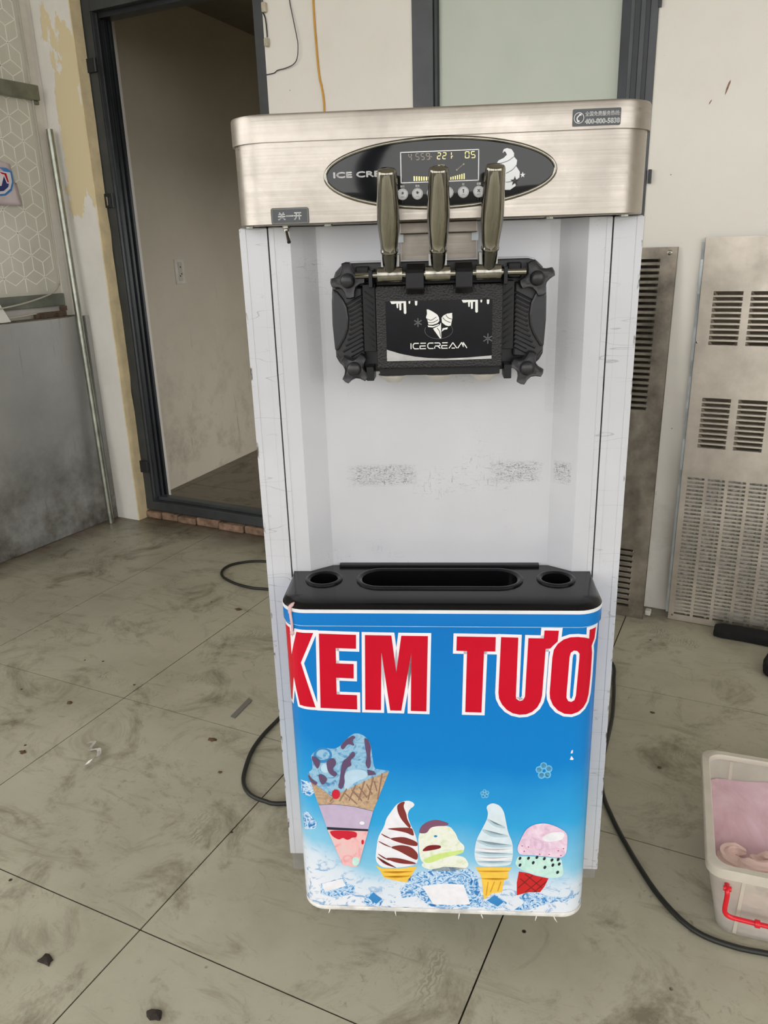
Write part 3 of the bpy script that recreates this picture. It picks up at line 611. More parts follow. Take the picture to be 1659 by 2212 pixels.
def put(x, w, segs): P_.extend([[(x + u * w, z0 + v * (z1 - z0)) for u, v in sg] for sg in segs])
cC = [[(1, 1), (.25, 1), (0, .75), (0, .25), (.25, 0), (1, 0)]]; eE = [[(1, 1), (.1, 1)], [(0, .5), (0, 0), (1, 0)], [(0, .5), (.95, .5)]]
put(-.0354, .001, [[(0, 0), (0, 1)]]); put(-.0326, .0072, cC); put(-.0236, .0074, eE); put(-.0136, .0072, cC)
put(-.0046, .0072, [[(0, 1), (.8, 1), (1, .8), (1, .6), (.8, .45), (.1, .45)], [(.5, .45), (1, 0)], [(0, .3), (0, 0)]]); put(.0046, .0074, eE)
put(.0140, .0100, [[(0, 0), (.5, 1), (1, 0)], [(.35, 0), (.75, 0)]]); put(.0254, .0116, [[(0, 0), (.42, 1), (.62, .2)], [(.62, .2), (.6, 1), (1, 0)], [(.42, .0), (.3, .35)]][:2])
strokes('printed_lettering', P_, lw, SW)
for cx, cz, r in ((-.0259, 1.0874, .0052), (.0640, 1.0652, .0062)):
    strokes('printed_snowflake', [[(cx - r * math.cos(a), cz - r * math.sin(a)), (cx + r * math.cos(a), cz + r * math.sin(a))] for a in (PI / 6, PI / 2, 5 * PI / 6)], .0014, SG)
# star outlets under the head
NOZ = mat('outlet_plastic', (204, 200, 192), .3, 0, .05, 40, alpha=.8)
for x in (-.0610, .0000, .0610):
    g = Gm(); g.lathe([(.0150, .0190), (.0150, .0155), (.0205, .0140), (.0195, .0120), (.0130, .0075), (.0095, .004), (.0080, .0045), (.0080, .018)], (x, -.030, 1.0030), (0, 0, 1), 20); g.mk('outlet', NOZ, dh)
# levers
for xb, xt in ((-.0600, -.0578), (.0002, .0024), (.0634, .0672)):
    base = Vector((xb, -.0665, 1.1475)); top = Vector((xt, -.1130, 1.2660)); ax = (top - base); Ln = ax.length; axn = ax.normalized()
    g = Gm(); g.lathe([(.0096, -.0156), (.0100, -.0150), (.0100, .0150), (.0096, .0156)], base, (1, 0, 0), 20); lv = g.mk('lever', CHROME_D, mac)
    g = Gm(); g.lathe([(.0082, .004), (.0082, .010), (.0094, .022), (.0096, .030)], base, axn, 20); g.mk('ferrule', mat('dark_chrome', (96, 96, 92), .12, 1.0, .1, 60), lv)
    g = Gm(); g.lathe([(.0100, .0285), (.0112, .0300), (.0112, .0322), (.0104, .0336), (.0112, .042), (.0132, .060), (.0138, .074), (.0134, .090), (.0124, .106), (.0116, Ln - .0035), (.0110, Ln - .0012), (.0100, Ln - .0002), (.003, Ln + .0006)], base, axn, 28); g.mk('grip', CHROME, lv, 50)
    g = Gm(); g.box(xb - .0115, xb + .0115, -.062, -.020, 1.155, 1.172); g.mk('lever_fork', mat('fork_alloy', (176, 176, 172), .4, .6, .05), lv, 0, .001)

# ------------------------------------------------------------------ drip tray and printed front box of the machine
HW, BF, RC = .2235, .115, .035
def wrap(u, z, off=0.0):
    a = HW - RC; s = 1 if u >= 0 else -1; au = abs(u)
    if au <= a: return (u, -BF - off, z)
    th = (au - a) / RC
    if th <= PI / 2: return (s * (a + (RC + off) * math.sin(th)), -BF + RC - (RC + off) * math.cos(th), z)
    return (s * (HW + off), -BF + RC + (au - a - RC * PI / 2), z)
def box_outline(off=0.0, back=.040, n=8):
    a = HW - RC; us = [-a - RC * PI / 2 * (n - k) / n for k in range(n)] + [-a, a] + [a + RC * PI / 2 * (k + 1) / n for k in range(n)]
    p = [wrap(u, 0, off)[:2] for u in us]
    return [(-HW - off, back)] + p + [(HW + off, back)]
def inset(pts, d, zfun):
    n = len(pts); out = []
    for i, (x, y) in enumerate(pts):
        x0, y0 = pts[i - 1]; x1, y1 = pts[(i + 1) % n]
        e1 = Vector((x - x0, y - y0)).normalized(); e2 = Vector((x1 - x, y1 - y)).normalized()
        nn = (Vector((-e1.y, e1.x)) + Vector((-e2.y, e2.x))); nn.normalize(); c = max(.5, nn.dot(Vector((-e1.y, e1.x))))
        dd = d(x, y) if callable(d) else d
        out.append((x + nn.x * dd / c, y + nn.y * dd / c, zfun))
    return out
# front box shell
g = Gm(); rings = []
for z, off in ((.1700, -.0065), (.1712, -.003), (.1740, -.0008), (.180, 0), (.30, 0), (.45, 0), (.60, 0), (.7000, 0)):
    rings.append([(x, y, z) for x, y in box_outline(off, .0415 if 0 else -.0005)])
g.loft(rings, False); g.face([g.bm.verts.new(p) for p in rings[0]]); fb = g.mk('front_box', BLUE, mac, 40)
g = Gm(); g.loft([[(x, y, z) for x, y in box_outline(o, -.0005)] for z, o in ((.1695, -.0058), (.1706, -.0018), (.1735, .0003), (.1800, .0006), (.1812, .0006))], False)
g.mk('white_hem', mat('hem_white', (218, 216, 212), .45, 0, .12, 40), fb, 40)
g = Gm(); g.loft([[(x, y, z) for x, y in box_outline(o, -.0005)] for z, o in ((.6800, .0004), (.6812, .0022), (.7020, .0022), (.7030, .0018))], False); bnd = g.mk('top_band', BLUE, fb, 40)
g = Gm(); g.loft([[(x, y, z) for x, y in box_outline(o, -.0005)] for z, o in ((.7005, .0025), (.7050, .0027), (.7056, .0020))], False); g.mk('white_edge', mat('vinyl_edge_white', (226, 226, 228), .4, 0, .04), fb, 40)
g = Gm(); g.loft([[(x, y, z) for x, y in box_outline(o, -.0005)] for z, o in ((.6792, .0006), (.6800, .0009), (.6806, .0006))], False); g.mk('band_seam', mat('seam_pale', (150, 196, 224), .4, 0, .1, 30), fb, 40)
# tray: rounded rim, flat top with openings
out0 = box_outline(.0015, -.0002)
body = [p for p in out0]
back = [(.2230, .0005), (.1975, .0006), (.1640, .0235), (-.1660, .0235), (-.1975, .0006), (-.2230, .0005)]
loop = body[1:-1]; loop = [(-HW, -.001)] + loop + [(HW, -.001)] + [(x, y) for x, y in back]
cl = []
for p in loop:
    if not cl or (Vector(p) - Vector(cl[-1])).length > 1e-4: cl.append(p)
loop = cl
front = lambda x, y: 1.0 if y < -.03 else (max(0.0, (-y) / .03) if y < 0 else 0.0)
def rimd(d):
    def f(x, y):
        k = .45 + .55 * min(1.0, max(0.0, (abs(x) - .075) / .07)); return d * front(x, y) * (k if y < -.10 else .6)
    return f
g = Gm(); R = g.loft([inset(loop, rimd(d), z) for d, z in ((0, .7000), (0, .7060), (.0035, .7100), (.010, .7125), (.020, .7138), (.030, .7142))], False)
def hole(pts): return [g.bm.verts.new((x, y, .7142)) for x, y in pts]
def stadium(x0, x1, yc, r, n=10):
    return [(x1 - r + r * math.sin(PI * k / n), yc - r * math.cos(PI * k / n)) for k in range(n + 1)] + [(x0 + r - r * math.sin(PI * k / n), yc + r * math.cos(PI * k / n)) for k in range(n + 1)]
circ = lambda cx, cy, r, n=28: [(cx + r * math.cos(2 * PI * k / n), cy + r * math.sin(2 * PI * k / n)) for k in range(n)]
H = [circ(-.1722, -.0318, .0245), circ(.1690, -.0306, .0245), stadium(-.1205, .1185, -.0305, .0335)]
edges = []
for ring in [R[-1]] + [hole(h) for h in H]:
    for i in range(len(ring)):
        e = g.bm.edges.get((ring[i], ring[(i + 1) % len(ring)])) or g.bm.edges.new((ring[i], ring[(i + 1) % len(ring)])); edges.append(e)
bmesh.ops.triangle_fill(g.bm, use_beauty=True, use_dissolve=False, edges=edges)
tray = g.mk('drip_tray', BLACK_G, mac, 30)
def well(name, pts, depth, rim=.0042, k=.92):
    cx = sum(p[0] for p in pts) / len(pts); cy = sum(p[1] for p in pts) / len(pts)
    def off(d):
        o = []
        for i, p in enumerate(pts):
            a = Vector(pts[i - 1]); b = Vector(pts[(i + 1) % len(pts)]); t = (b - a).normalized(); nn = Vector((t.y, -t.x)); o.append((p[0] + nn.x * d, p[1] + nn.y * d))
        return o
    g = Gm(); g.loft([[(x, y, z) for x, y in off(d)] for d, z in ((.0035, .7140), (.0032, .7165), (.0012, .7176), (-.0015, .7174), (-rim, .7150), (-rim - .001, .7142 - depth * .6), (-rim - .003, .7142 - depth))], False)
    r = [g.bm.verts.new((x, y, .7142 - depth)) for x, y in off(-rim - .003)]; g.face(r)
    return g.mk(name, BLACK_G, tray, 40)
well('cup_well', H[0], .055); well('cup_well', H[1], .055); well('drip_well', H[2], .040, .0050)
g = Gm(); g.box(-.155, .150, .0150, .0240, .7140, .7185); g.mk('tray_hinge_strip', BLACK, tray, 0, .0008)
# printed artwork wrapped round the box
A0 = HW - RC
def decal(g, pts, off):
    bm2 = bmesh.new(); f = bm2.faces.new([bm2.verts.new((u / 1000, z / 1000, 0)) for u, z in pts])
    bmesh.ops.triangulate(bm2, faces=[f], quad_method='BEAUTY', ngon_method='EAR_CLIP')
    mx = max(abs(u) for u, z in pts) / 1000
    if mx > A0:
        for s in (-1, 1):
            for q in range(0, 12):
                uu = s * (A0 + RC * PI / 2 * q / 10)
                bmesh.ops.bisect_plane(bm2, geom=bm2.verts[:] + bm2.edges[:] + bm2.faces[:], plane_co=(uu, 0, 0), plane_no=(1, 0, 0))
    V = {}
    for fc in bm2.faces:
        vs_ = []
        for v in fc.verts:
            if v.index not in V or True:
                vs_.append(g.bm.verts.new(wrap(v.co.x, v.co.y, off)))
        g.face(vs_)
    bm2.free()
def area(p): return sum(p[i - 1][0] * p[i][1] - p[i][0] * p[i - 1][1] for i in range(len(p))) / 2
def outline(g, pts, w, off):
    if area(pts) < 0: pts = pts[::-1]
    n = len(pts); P_ = [Vector(p) for p in pts]; N_ = []
    for i in range(n):
        d = (P_[(i + 1) % n] - P_[i]).normalized(); N_.append(Vector((d.y, -d.x)))
    for i in range(n):
        a, b = P_[i], P_[(i + 1) % n]; decal(g, [tuple(a - N_[i] * .5), tuple(b - N_[i] * .5), tuple(b + N_[i] * w), tuple(a + N_[i] * w)], off)
        n0, n1 = N_[i - 1], N_[i]
        if n0.x * n1.y - n0.y * n1.x > .02:
            m = n0 + n1; k = w / max(.30, (1 + n0.dot(n1))); decal(g, [tuple(a), tuple(a + n0 * w), tuple(a + m * k), tuple(a + n1 * w)], off)
LETTERS={
 'K':[(-215.8,672),(-216.4,628),(-202.9,668.8),(-178.1,668.5),(-199.2,620.1),(-181.7,547.6),(-206.2,549),(-214.9,592.4),(-224.6,549)],
 'E':[(-170.2,667.7),(-117.6,666.1),(-118.5,644.1),(-147.5,644.9),(-148,620.5),(-122.8,619.8),(-123.7,596.3),(-149.1,597.2),(-149.6,569.9),(-120.1,569),(-120.7,545),(-174.5,546.9)],
 'M':[(-105.1,665.9),(-67.8,665.4),(-62.4,607.2),(-54,665.2),(-16.8,665),(-20.3,543.5),(-42.8,544),(-40.4,638),(-56.6,544.1),(-72.7,544.3),(-82.6,638.4),(-86.1,544.6),(-109,544.9)],
 'T':[(23.4,664.8),(77.3,664.1),(77,641.6),(61.4,641.8),(58.8,543),(35.5,543.3),(37.7,642),(22.7,642.3)],
 'U':[(84.5,664.2),(108.2,663.5),(107.2,571.4),(107.6,566.6),(112.6,562.7),(117.3,564.4),(119.9,570),(122,663),(143.1,662.7),(143.6,674.9),(163.2,674.6),(162.2,658),(155.8,651.2),(152.6,647.1),(146.2,646.5),(143.9,572),(142.1,562.4),(137.7,552.7),(131,545.4),(122.8,541.2),(113.1,540.2),(103.4,542.5),(94.9,548),(87.8,556.7),(83.5,566.3),(82.4,575.8)],
 'O':[(155.8,632.9),(157.4,645.1),(162.3,654.3),(170,661.1),(179.2,664.7),(189.7,665.3),(199.5,663.5),(206,660.7),(205.9,674.2),(218.9,674.6),(216.9,658),(211.4,647.8),(213.3,636.5),(213.2,600.9),(211.5,571.6),(208.5,559.9),(203.1,551.8),(195.8,545.9),(186.2,542.2),(176.5,542.9),(166.7,548.4),(159.5,557.1),(155.3,567.4),(154.3,576.9)],
 'Ow':[(179.6,634.7),(180.9,640.8),(184.8,644.2),(189.5,643.6),(192.7,639.3),(192.8,631.6),(190.9,572.6),(189.2,565.5),(185.2,562.7),(180.8,563.8),(178.1,569.3),(178,577.2)],
 'Ob':[(183.7,633.2),(184.4,637.8),(186.3,639.3),(188.4,637.8),(188.8,630.2),(186.8,572.6),(185,567.3),(182.9,569.4),(182.6,575.7)],
}
PRINTS=[
 ('printed_waffle_cone',[
  ('cream_blue',[(-200.8,432.8),(-192.2,439.9),(-192.9,454.1),(-193.8,464.7),(-185.6,473.1),(-177.7,479.4),(-158.3,476.3),(-149,481.7),(-142.6,490.6),(-130.1,503),(-121.1,504.9),(-110.9,499.9),(-103.2,487.9),(-101.7,467),(-99.4,444),(-93.4,442.4),(-76.9,440.1),(-77,438.3),(-109.2,422.3),(-140.5,403.3),(-162.6,389.9),(-186.3,408.5)]),
  ('sky_mid',[(-161.1,465.7),(-164.3,457.3),(-171.8,451.9),(-180.7,451.7),(-187.6,456.7),(-189.9,465),(-186.7,473.4),(-179.2,478.7),(-170.3,478.9),(-163.4,473.9)]),
  ('cream_blue',[(-164.8,466.5),(-167.2,460.7),(-172.7,457),(-179.2,456.9),(-184.3,460.3),(-186,466),(-183.7,471.8),(-178.2,475.4),(-171.7,475.5),(-166.6,472.1)]),
  ('cream_light',[(-145.1,435.8),(-129.7,441.5),(-111.6,440.2),(-109,427.7),(-127.6,420),(-140.4,405.2),(-146.6,403.2)]),
  ('cream_light',[(-179.5,447.5),(-171.7,451.2),(-166.2,440.6),(-171.1,433.4),(-180.1,436.7)]),
  ('waffle',[(-200.8,432.8),(-186.2,409.4),(-165.6,391.7),(-140.4,405.2),(-109.2,424.1),(-77,439.2),(-103.5,366.6),(-132.5,374.2),(-163.2,377.9),(-186.6,375.4),(-189.8,387.3)]),
  ('waffle_dark',[(-168.4,381.5),(-155.2,398.4),(-156.8,400.1),(-169.9,383.2)]),
  ('waffle_dark',[(-153.5,382.9),(-141.3,406),(-143.1,407.2),(-155.3,384.1)]),
  ('waffle_dark',[(-138.8,384.2),(-127.4,413.4),(-129.4,414.3),(-140.7,385.1)]),
  ('waffle_dark',[(-124.1,385.5),(-113.7,420.7),(-115.7,421.4),(-126.1,386.2)]),
  ('waffle_dark',[(-109.5,386.7),(-100.1,428),(-102.2,428.5),(-111.5,387.2)]),
  ('waffle_dark',[(-94.9,387.9),(-86.6,435.2),(-88.7,435.6),(-97,388.3)]),
  ('waffle_dark',[(-147.4,398.7),(-128.3,378.1),(-127,379.8),(-146.1,400.4)]),
  ('waffle_dark',[(-135.7,404.2),(-120.5,384.3),(-119.1,385.8),(-134.3,405.7)]),
  ('waffle_dark',[(-124.1,409.7),(-112.6,390.4),(-111.1,391.8),(-122.6,411)]),
  ('waffle_dark',[(-112.6,415.2),(-104.8,396.7),(-103.2,397.7),(-110.9,416.2)]),
  ('waffle_dark',[(-101.1,420.7),(-97.1,402.9),(-95.3,403.6),(-99.3,421.4)]),
  ('choc_blue',[(-171.4,456.6),(-159,462.2),(-155,451.6),(-163.1,440.7),(-154.3,433.8),(-159.3,426.4),(-169.5,435.2)]),
  ('choc_blue',[(-147.3,455.3),(-137.9,462.6),(-129.8,475.1),(-125.7,466.4),(-135.1,457.4),(-132.4,448.6),(-140.2,444.8),(-145.4,430.4),(-144.4,417.8),(-149.6,404.9),(-155.6,408.4),(-151.7,424.8)]),
  ('choc_blue',[(-112.5,498.1),(-106.7,494.8),(-102.6,482.7),(-104.6,466.9),(-103.8,449.2),(-108.5,442),(-112.7,452.6),(-109.2,465),(-111.6,480.8)]),
  ('choc_blue',[(-110,442),(-99.6,438.7),(-96.7,433.4),(-108.9,431.3)]),
  ('choc_blue',[(-149,481.7),(-139.5,494.1),(-128.7,501.3),(-124.4,497.9),(-130.6,492.6),(-126.5,482.2),(-136.8,487.2),(-144.9,474.8)]),
  ('choc_blue',[(-193.8,464.7),(-184.8,461.6),(-179.2,452.8),(-184.5,440.2),(-188.6,447.3)]),
  ('choc_blue',[(-184.9,433),(-174.4,429.7),(-170.2,422.6),(-178.4,411.5),(-182.6,418.6)]),
  ('choc_blue',[(-200.9,431),(-193.2,421.7),(-185.8,416.7),(-189.2,411.2),(-198.3,419)]),
  ('cherry',[(-152.7,396.6),(-154.2,391.2),(-157.6,387.8),(-161.6,387.6),(-164.7,390.9),(-165.7,396.3),(-164.2,401.7),(-160.8,405.1),(-156.8,405.2),(-153.7,402)]),
  ('mauve',[(-186.6,375.4),(-163.2,377.9),(-132.5,374.2),(-103.5,366.6),(-112.4,332.6),(-176.3,334.4)]),
  ('print_dark',[(-176.3,335.4),(-112.4,333.2),(-112.5,329.4),(-175.8,330.3)]),
  ('pink',[(-175.8,330.3),(-112.5,329.4),(-129,265.7),(-134.1,259.6),(-154.6,262.8)]),
  ('cherry',[(-173.4,329.8),(-129.7,329.3),(-130.2,316.9),(-138,316.6),(-141.3,313.3),(-146.1,311.6),(-152.1,316.2),(-158.6,311.2),(-169.3,318.5)]),
  ('cherry',[(-119.5,308.6),(-120.1,305.8),(-121.2,304),(-122.6,304),(-123.6,305.7),(-123.9,308.5),(-123.4,311.3),(-122.2,313.1),(-120.9,313.1),(-119.8,311.4)]),
  ('mint',[(-138.8,279),(-128.5,279.3),(-128.7,265.7),(-135.6,261.5),(-139.9,265.3)]),
  ('print_white',[(-117.3,344.7),(-118.1,342.7),(-120.2,341.4),(-122.7,341.4),(-124.6,342.5),(-125.3,344.5),(-124.5,346.5),(-122.4,347.8),(-119.9,347.9),(-118,346.7)]),
 ]),
 ('printed_swirl_cone',[
  ('yellow',[(-103.8,263.6),(-92.9,258.1),(-67.6,258.1),(-37.7,264.1),(-45.8,249.1),(-50.8,231.1),(-71.4,234.3),(-90.3,239.5),(-96.2,253.1)]),
  ('print_white',[(-58.6,385.4),(-49.4,387.5),(-41.9,384.1),(-39.7,378.6),(-48.2,371),(-51.5,359.8),(-45.7,339.4),(-41.3,330.2),(-36.2,309.5),(-35.9,278.7),(-39.2,267),(-67.6,260.1),(-92.9,259.1),(-103.5,272.4),(-100.3,299.7),(-97.3,318.9),(-87.4,338.1),(-83.9,353.3),(-75.9,366.5),(-67.9,379.7)]),
  ('choc',[(-67.2,377.9),(-60.1,384.5),(-54,385.6),(-57.3,376.3),(-52.9,363.5),(-51.6,352.4),(-45.7,339.4),(-48.9,335.6),(-60.9,352.1),(-65.9,365)]),
  ('choc',[(-86,334.4),(-65.8,336.9),(-45.8,337.6),(-42.8,332),(-41.4,320.7),(-53.7,327.9),(-69,331.2)]),
  ('choc',[(-80.3,316.6),(-58.5,320.2),(-44.6,314.9),(-36.2,309.5),(-37.1,301.8),(-54.1,305.1),(-74.2,312)]),
  ('choc',[(-92.9,324.1),(-86.7,318.6),(-77.4,315),(-77,316.5),(-86.1,319.9),(-92.1,325.4)]),
  ('choc',[(-80.7,299.4),(-63.4,304.7),(-46.4,301.5),(-35.7,288.4),(-37.5,274.8),(-49.9,282.1),(-66.8,293.1)]),
  ('choc',[(-97.2,309.7),(-88.7,303.2),(-77.8,298.7),(-77.4,300.2),(-88.1,304.6),(-96.4,311)]),
  ('choc',[(-89.1,278.8),(-67.1,279.6),(-39.1,270.9),(-40.7,267.9),(-61.1,268.1),(-75.2,271.5)]),
  ('choc',[(-98.8,285.6),(-91,278.1),(-81.7,273.5),(-81.1,274.9),(-90.4,279.4),(-97.9,286.8)]),
  ('choc',[(-100.6,279.8),(-89.8,266.4),(-70.9,259.6),(-70.5,261.1),(-89.1,267.8),(-99.6,280.9)]),
  ('amber',[(-91.6,250.4),(-71,248.2),(-45.6,253.1),(-45.7,254.9),(-71,250),(-91.4,252.2)]),
  ('amber',[(-90.3,241.6),(-71.2,239.3),(-48.9,244.1),(-49.1,245.9),(-71.2,241.1),(-90.1,243.4)]),
 ]),
 ('printed_sundae_scoop',[
  ('cream',[(-35.2,265),(-17,281.8),(33,288.9),(43.8,269.7),(33.1,258.5),(-10.1,255.1)]),
  ('cream',[(-35.7,326.9),(-20,340.4),(11.8,344),(22.3,328.8),(25.9,315.9),(36.5,304.8),(33,292.4),(4.5,279.9),(-17.2,267.5),(-31.5,272.3),(-34.8,291.8)]),
  ('lime',[(-30,276),(-9.8,288.3),(18.8,295.4),(35.1,298.6),(33,291.5),(4.5,282.5),(-20.7,269.1)]),
  ('plum',[(-35,327),(-31.3,340.1),(-22,349),(-8.6,353.7),(1.3,351.4),(11.8,347.4),(9,342.2),(-5.8,341.7),(-16.4,338.8),(-22.2,327.4)]),
  ('maroon',[(-29.8,295.5),(-20.3,305.6),(-1.1,306.2),(-0.4,300.1),(-13.3,296.1),(-27.6,293)]),
  ('sky_mid',[(-6,322.7),(-6.5,321.4),(-7.9,320.5),(-9.7,320.5),(-11.1,321.2),(-11.6,322.5),(-11.1,323.8),(-9.7,324.6),(-7.9,324.7),(-6.5,323.9)]),
 ]),
 ('printed_vanilla_cone',[
  ('yellow',[(52.4,265.3),(108.6,267.4),(103.1,258),(103.4,245.6),(97,241.2),(94.1,218.2),(79.3,215.5),(66.2,202.3),(62.5,242),(60.8,250.2)]),
  ('amber',[(55.7,257.3),(80.3,256.2),(104.8,259.1),(104.7,261),(80.3,258),(55.8,259.2)]),
  ('amber',[(62.4,243.1),(82.2,240.8),(102.7,244.2),(102.5,246.1),(82.2,242.6),(62.5,245)]),
  ('amber',[(71.6,238.3),(68.6,211),(70.3,210.8),(73.2,238.1)]),
  ('amber',[(81.5,238.9),(75.2,217.8),(76.8,217.1),(83,238.2)]),
  ('amber',[(91.3,239.3),(86.7,220.3),(88.3,219.7),(92.9,238.7)]),
  ('vanilla',[(67.3,380.1),(76.7,387.1),(87.9,382.6),(94.4,371.2),(97.9,351.9),(101.5,332.4),(108.3,314.7),(109.6,294.8),(108.4,278.6),(104.5,270.3),(59,266.6),(51.5,280.6),(50.5,296.8),(53.6,318.9),(63,341),(69.2,356.9),(70.7,368.6)]),
  ('vanilla_shade',[(68.1,355.2),(79.8,343.5),(96.3,339.9),(96.9,344.2),(81.3,347.4),(70.3,358.5)]),
  ('vanilla_shade',[(61.3,335),(77.2,323.3),(101.7,324.1),(101.6,328.8),(78.1,328),(63.3,339.1)]),
  ('vanilla_shade',[(52.9,314.9),(74.5,303.4),(107.8,306.5),(107.5,310.9),(75,307.8),(54.3,318.9)]),
  ('vanilla_shade',[(51,292.8),(74.9,286.5),(109.8,290.8),(109.5,294.8),(75,290.5),(51.7,296.7)]),
  ('vanilla_shade',[(55.4,275.2),(78.5,272),(107.7,277.1),(107.4,279.9),(78.4,274.8),(55.7,278.1)]),
  ('print_white',[(51.9,299),(78.1,294.9),(108.8,299),(108.5,302.6),(78.1,298.5),(52.3,302.6)]),
  ('print_white',[(53.7,281.9),(78.4,278.7),(108.9,283.9),(108.5,287.5),(78.3,282.4),(54.1,285.5)]),
 ]),
 ('printed_scoop_cone',[
  ('cone_red',[(119.4,259.6),(134.1,257.1),(145.6,252.4),(165.2,248),(159.3,231.2),(153.1,220.6),(135.2,219.8),(117.3,212.8),(116.7,237.8)]),
  ('maroon',[(120.9,245.6),(147.8,219.6),(148.7,221.1),(121.8,247)]),
  ('maroon',[(128.8,254.1),(155.7,228.3),(156.5,229.8),(129.7,255.6)]),
  ('maroon',[(119.1,226.8),(141.2,252.5),(140.2,253.9),(118.1,228.2)]),
  ('maroon',[(130.7,218.9),(155.9,246.9),(155,248.3),(129.8,220.4)]),
  ('maroon',[(143.8,219.5),(162.7,241),(161.7,242.4),(142.8,220.9)]),
  ('mint',[(115.5,284.9),(118.6,290),(182.9,288.3),(185,275.2),(188.3,255),(174.9,248.3),(147.1,253.5),(129.1,258.9),(112.6,272.6)]),
  ('print_dark',[(122.1,283.6),(120.5,281.9),(118.8,282),(118,283.9),(118.6,286.5),(120.2,288.2),(121.9,288.1),(122.7,286.2)]),
  ('print_dark',[(135,284.5),(133.4,282.8),(131.7,282.9),(130.9,284.8),(131.4,287.3),(133,289.1),(134.7,289),(135.5,287.1)]),
  ('print_dark',[(147.8,286.6),(146.2,284.8),(144.5,284.9),(143.7,286.8),(144.2,289.4),(145.8,291.1),(147.5,291),(148.3,289.1)]),
  ('print_dark',[(159.1,284.5),(157.5,282.8),(155.8,282.9),(155,284.8),(155.6,287.4),(157.1,289.1),(158.8,289),(159.7,287.1)]),
  ('print_dark',[(170.7,282.3),(169.1,280.6),(167.4,280.7),(166.6,282.6),(167.2,285.2),(168.8,286.9),(170.5,286.8),(171.3,284.9)]),
  ('print_dark',[(180,283.7),(178.4,281.9),(176.7,282),(175.9,283.9),(176.4,286.5),(178,288.2),(179.7,288.1),(180.5,286.2)]),
  ('print_dark',[(142.5,276.3),(140.9,274.5),(139.2,274.6),(138.4,276.5),(138.9,279.1),(140.5,280.9),(142.2,280.8),(143.1,278.9)]),
  ('print_dark',[(122.4,271.1),(120.8,269.3),(119.1,269.4),(118.3,271.3),(118.9,273.9),(120.5,275.7),(122.2,275.6),(123,273.7)]),
  ('print_dark',[(172.4,272.9),(170.8,271.1),(169.1,271.2),(168.3,273.2),(168.8,275.7),(170.4,277.5),(172.1,277.4),(172.9,275.5)]),
  ('print_dark',[(181.9,275.3),(180.4,273.5),(178.7,273.6),(177.8,275.5),(178.4,278.1),(180,279.9),(181.7,279.7),(182.5,277.8)]),
  ('print_dark',[(160.5,268.2),(158.9,266.4),(157.2,266.5),(156.4,268.4),(156.9,271),(158.5,272.8),(160.2,272.7),(161.1,270.8)]),
  ('print_dark',[(180.2,259.3),(178.6,257.6),(176.9,257.7),(176.1,259.6),(176.6,262.2),(178.2,264),(179.9,263.9),(180.7,261.9)]),
  ('scoop_pink',[(115,303),(120.9,323.1),(128.4,341.1),(140.8,350.3),(158.1,352.7),(174.1,346.4),(185.5,339),(190.5,331.2),(190.5,297.5),(182.9,288.3),(160.4,290.5),(136.2,292.7),(120.1,292.1)]),
  ('print_white',[(151.1,326.1),(166.6,336.4),(187.1,337.1),(183.1,321.2),(157.8,317.4)]),
  ('cherry',[(124.2,309.3),(123.6,308.4),(122.3,308.4),(121.6,309.2),(122.2,310.1),(123.5,310.1)]),
  ('cherry',[(133.8,307.6),(133.2,306.7),(131.9,306.7),(131.3,307.5),(131.9,308.4),(133.2,308.5)]),
  ('cherry',[(151.1,294.6),(150.5,293.7),(149.2,293.7),(148.5,294.5),(149.1,295.4),(150.4,295.4)]),
  ('cherry',[(165.5,294.7),(164.9,293.8),(163.6,293.8),(162.9,294.6),(163.5,295.5),(164.8,295.5)]),
  ('cherry',[(183.1,293.3),(182.5,292.4),(181.3,292.4),(180.6,293.2),(181.2,294.1),(182.5,294.2)]),
  ('cherry',[(186.6,306.4),(186,305.5),(184.7,305.5),(184,306.3),(184.6,307.2),(185.9,307.3)]),
  ('cherry',[(178.8,302.2),(178.2,301.3),(176.9,301.2),(176.2,302.1),(176.8,303),(178.1,303)]),
  ('cherry',[(127.7,299.4),(127,298.5),(125.8,298.5),(125.1,299.3),(125.7,300.2),(127,300.3)]),
 ]),
 ('printed_ice_block',[
  ('ice',[(-50.1,241.8),(-39,251.3),(4.4,264.7),(40.3,263.3),(54.7,250.4),(62.3,205),(66.2,186.6),(-18,185),(-39.8,205.5),(-63.4,199.9),(-65.3,213.7)]),
  ('print_white',[(-30.7,225.2),(4.3,232.1),(34.6,230.5),(45,192.3),(15.1,189.2),(-13.5,189.8)]),
 ]),
 ('printed_ice_cube',[
  ('ice',[(66.3,196),(82.6,214.6),(102.8,197.5),(98,188.8),(79.8,181.6),(68.1,183.3)]),
  ('sky_mid',[(71.2,200.4),(82.7,212.5),(97.8,199.4),(88,189.4)]),
 ]),
 ('printed_ice_cube',[
  ('ice',[(-123.7,196),(-111.9,212.7),(-91.5,195.3),(-98.4,182.8),(-122.6,182.8)]),
  ('sky_mid',[(-117.2,198.3),(-108.8,209.8),(-94.7,197.2),(-104.7,186.6)]),
 ]),
 ('printed_ice_cube',[
  ('ice',[(-217.2,413),(-196.7,417.5),(-188.1,403.9),(-198.5,389.7),(-217.1,389)]),
 ]),
 ('printed_ice_cube',[
  ('ice',[(-218.9,348.4),(-206,360.2),(-190.1,340.6),(-195.5,330.4),(-216.2,321.5)]),
 ]),
 ('printed_ice_cube',[
  ('ice',[(-191.9,223.4),(-155.8,237),(-148.3,225.3),(-137.2,221.7),(-139.5,205.5),(-172.2,196.1),(-193,203.1)]),
  ('print_white',[(-190.2,223.6),(-157.5,234.9),(-151.7,221.1),(-186.2,207.7)]),
 ]),
 ('printed_water_splash',[
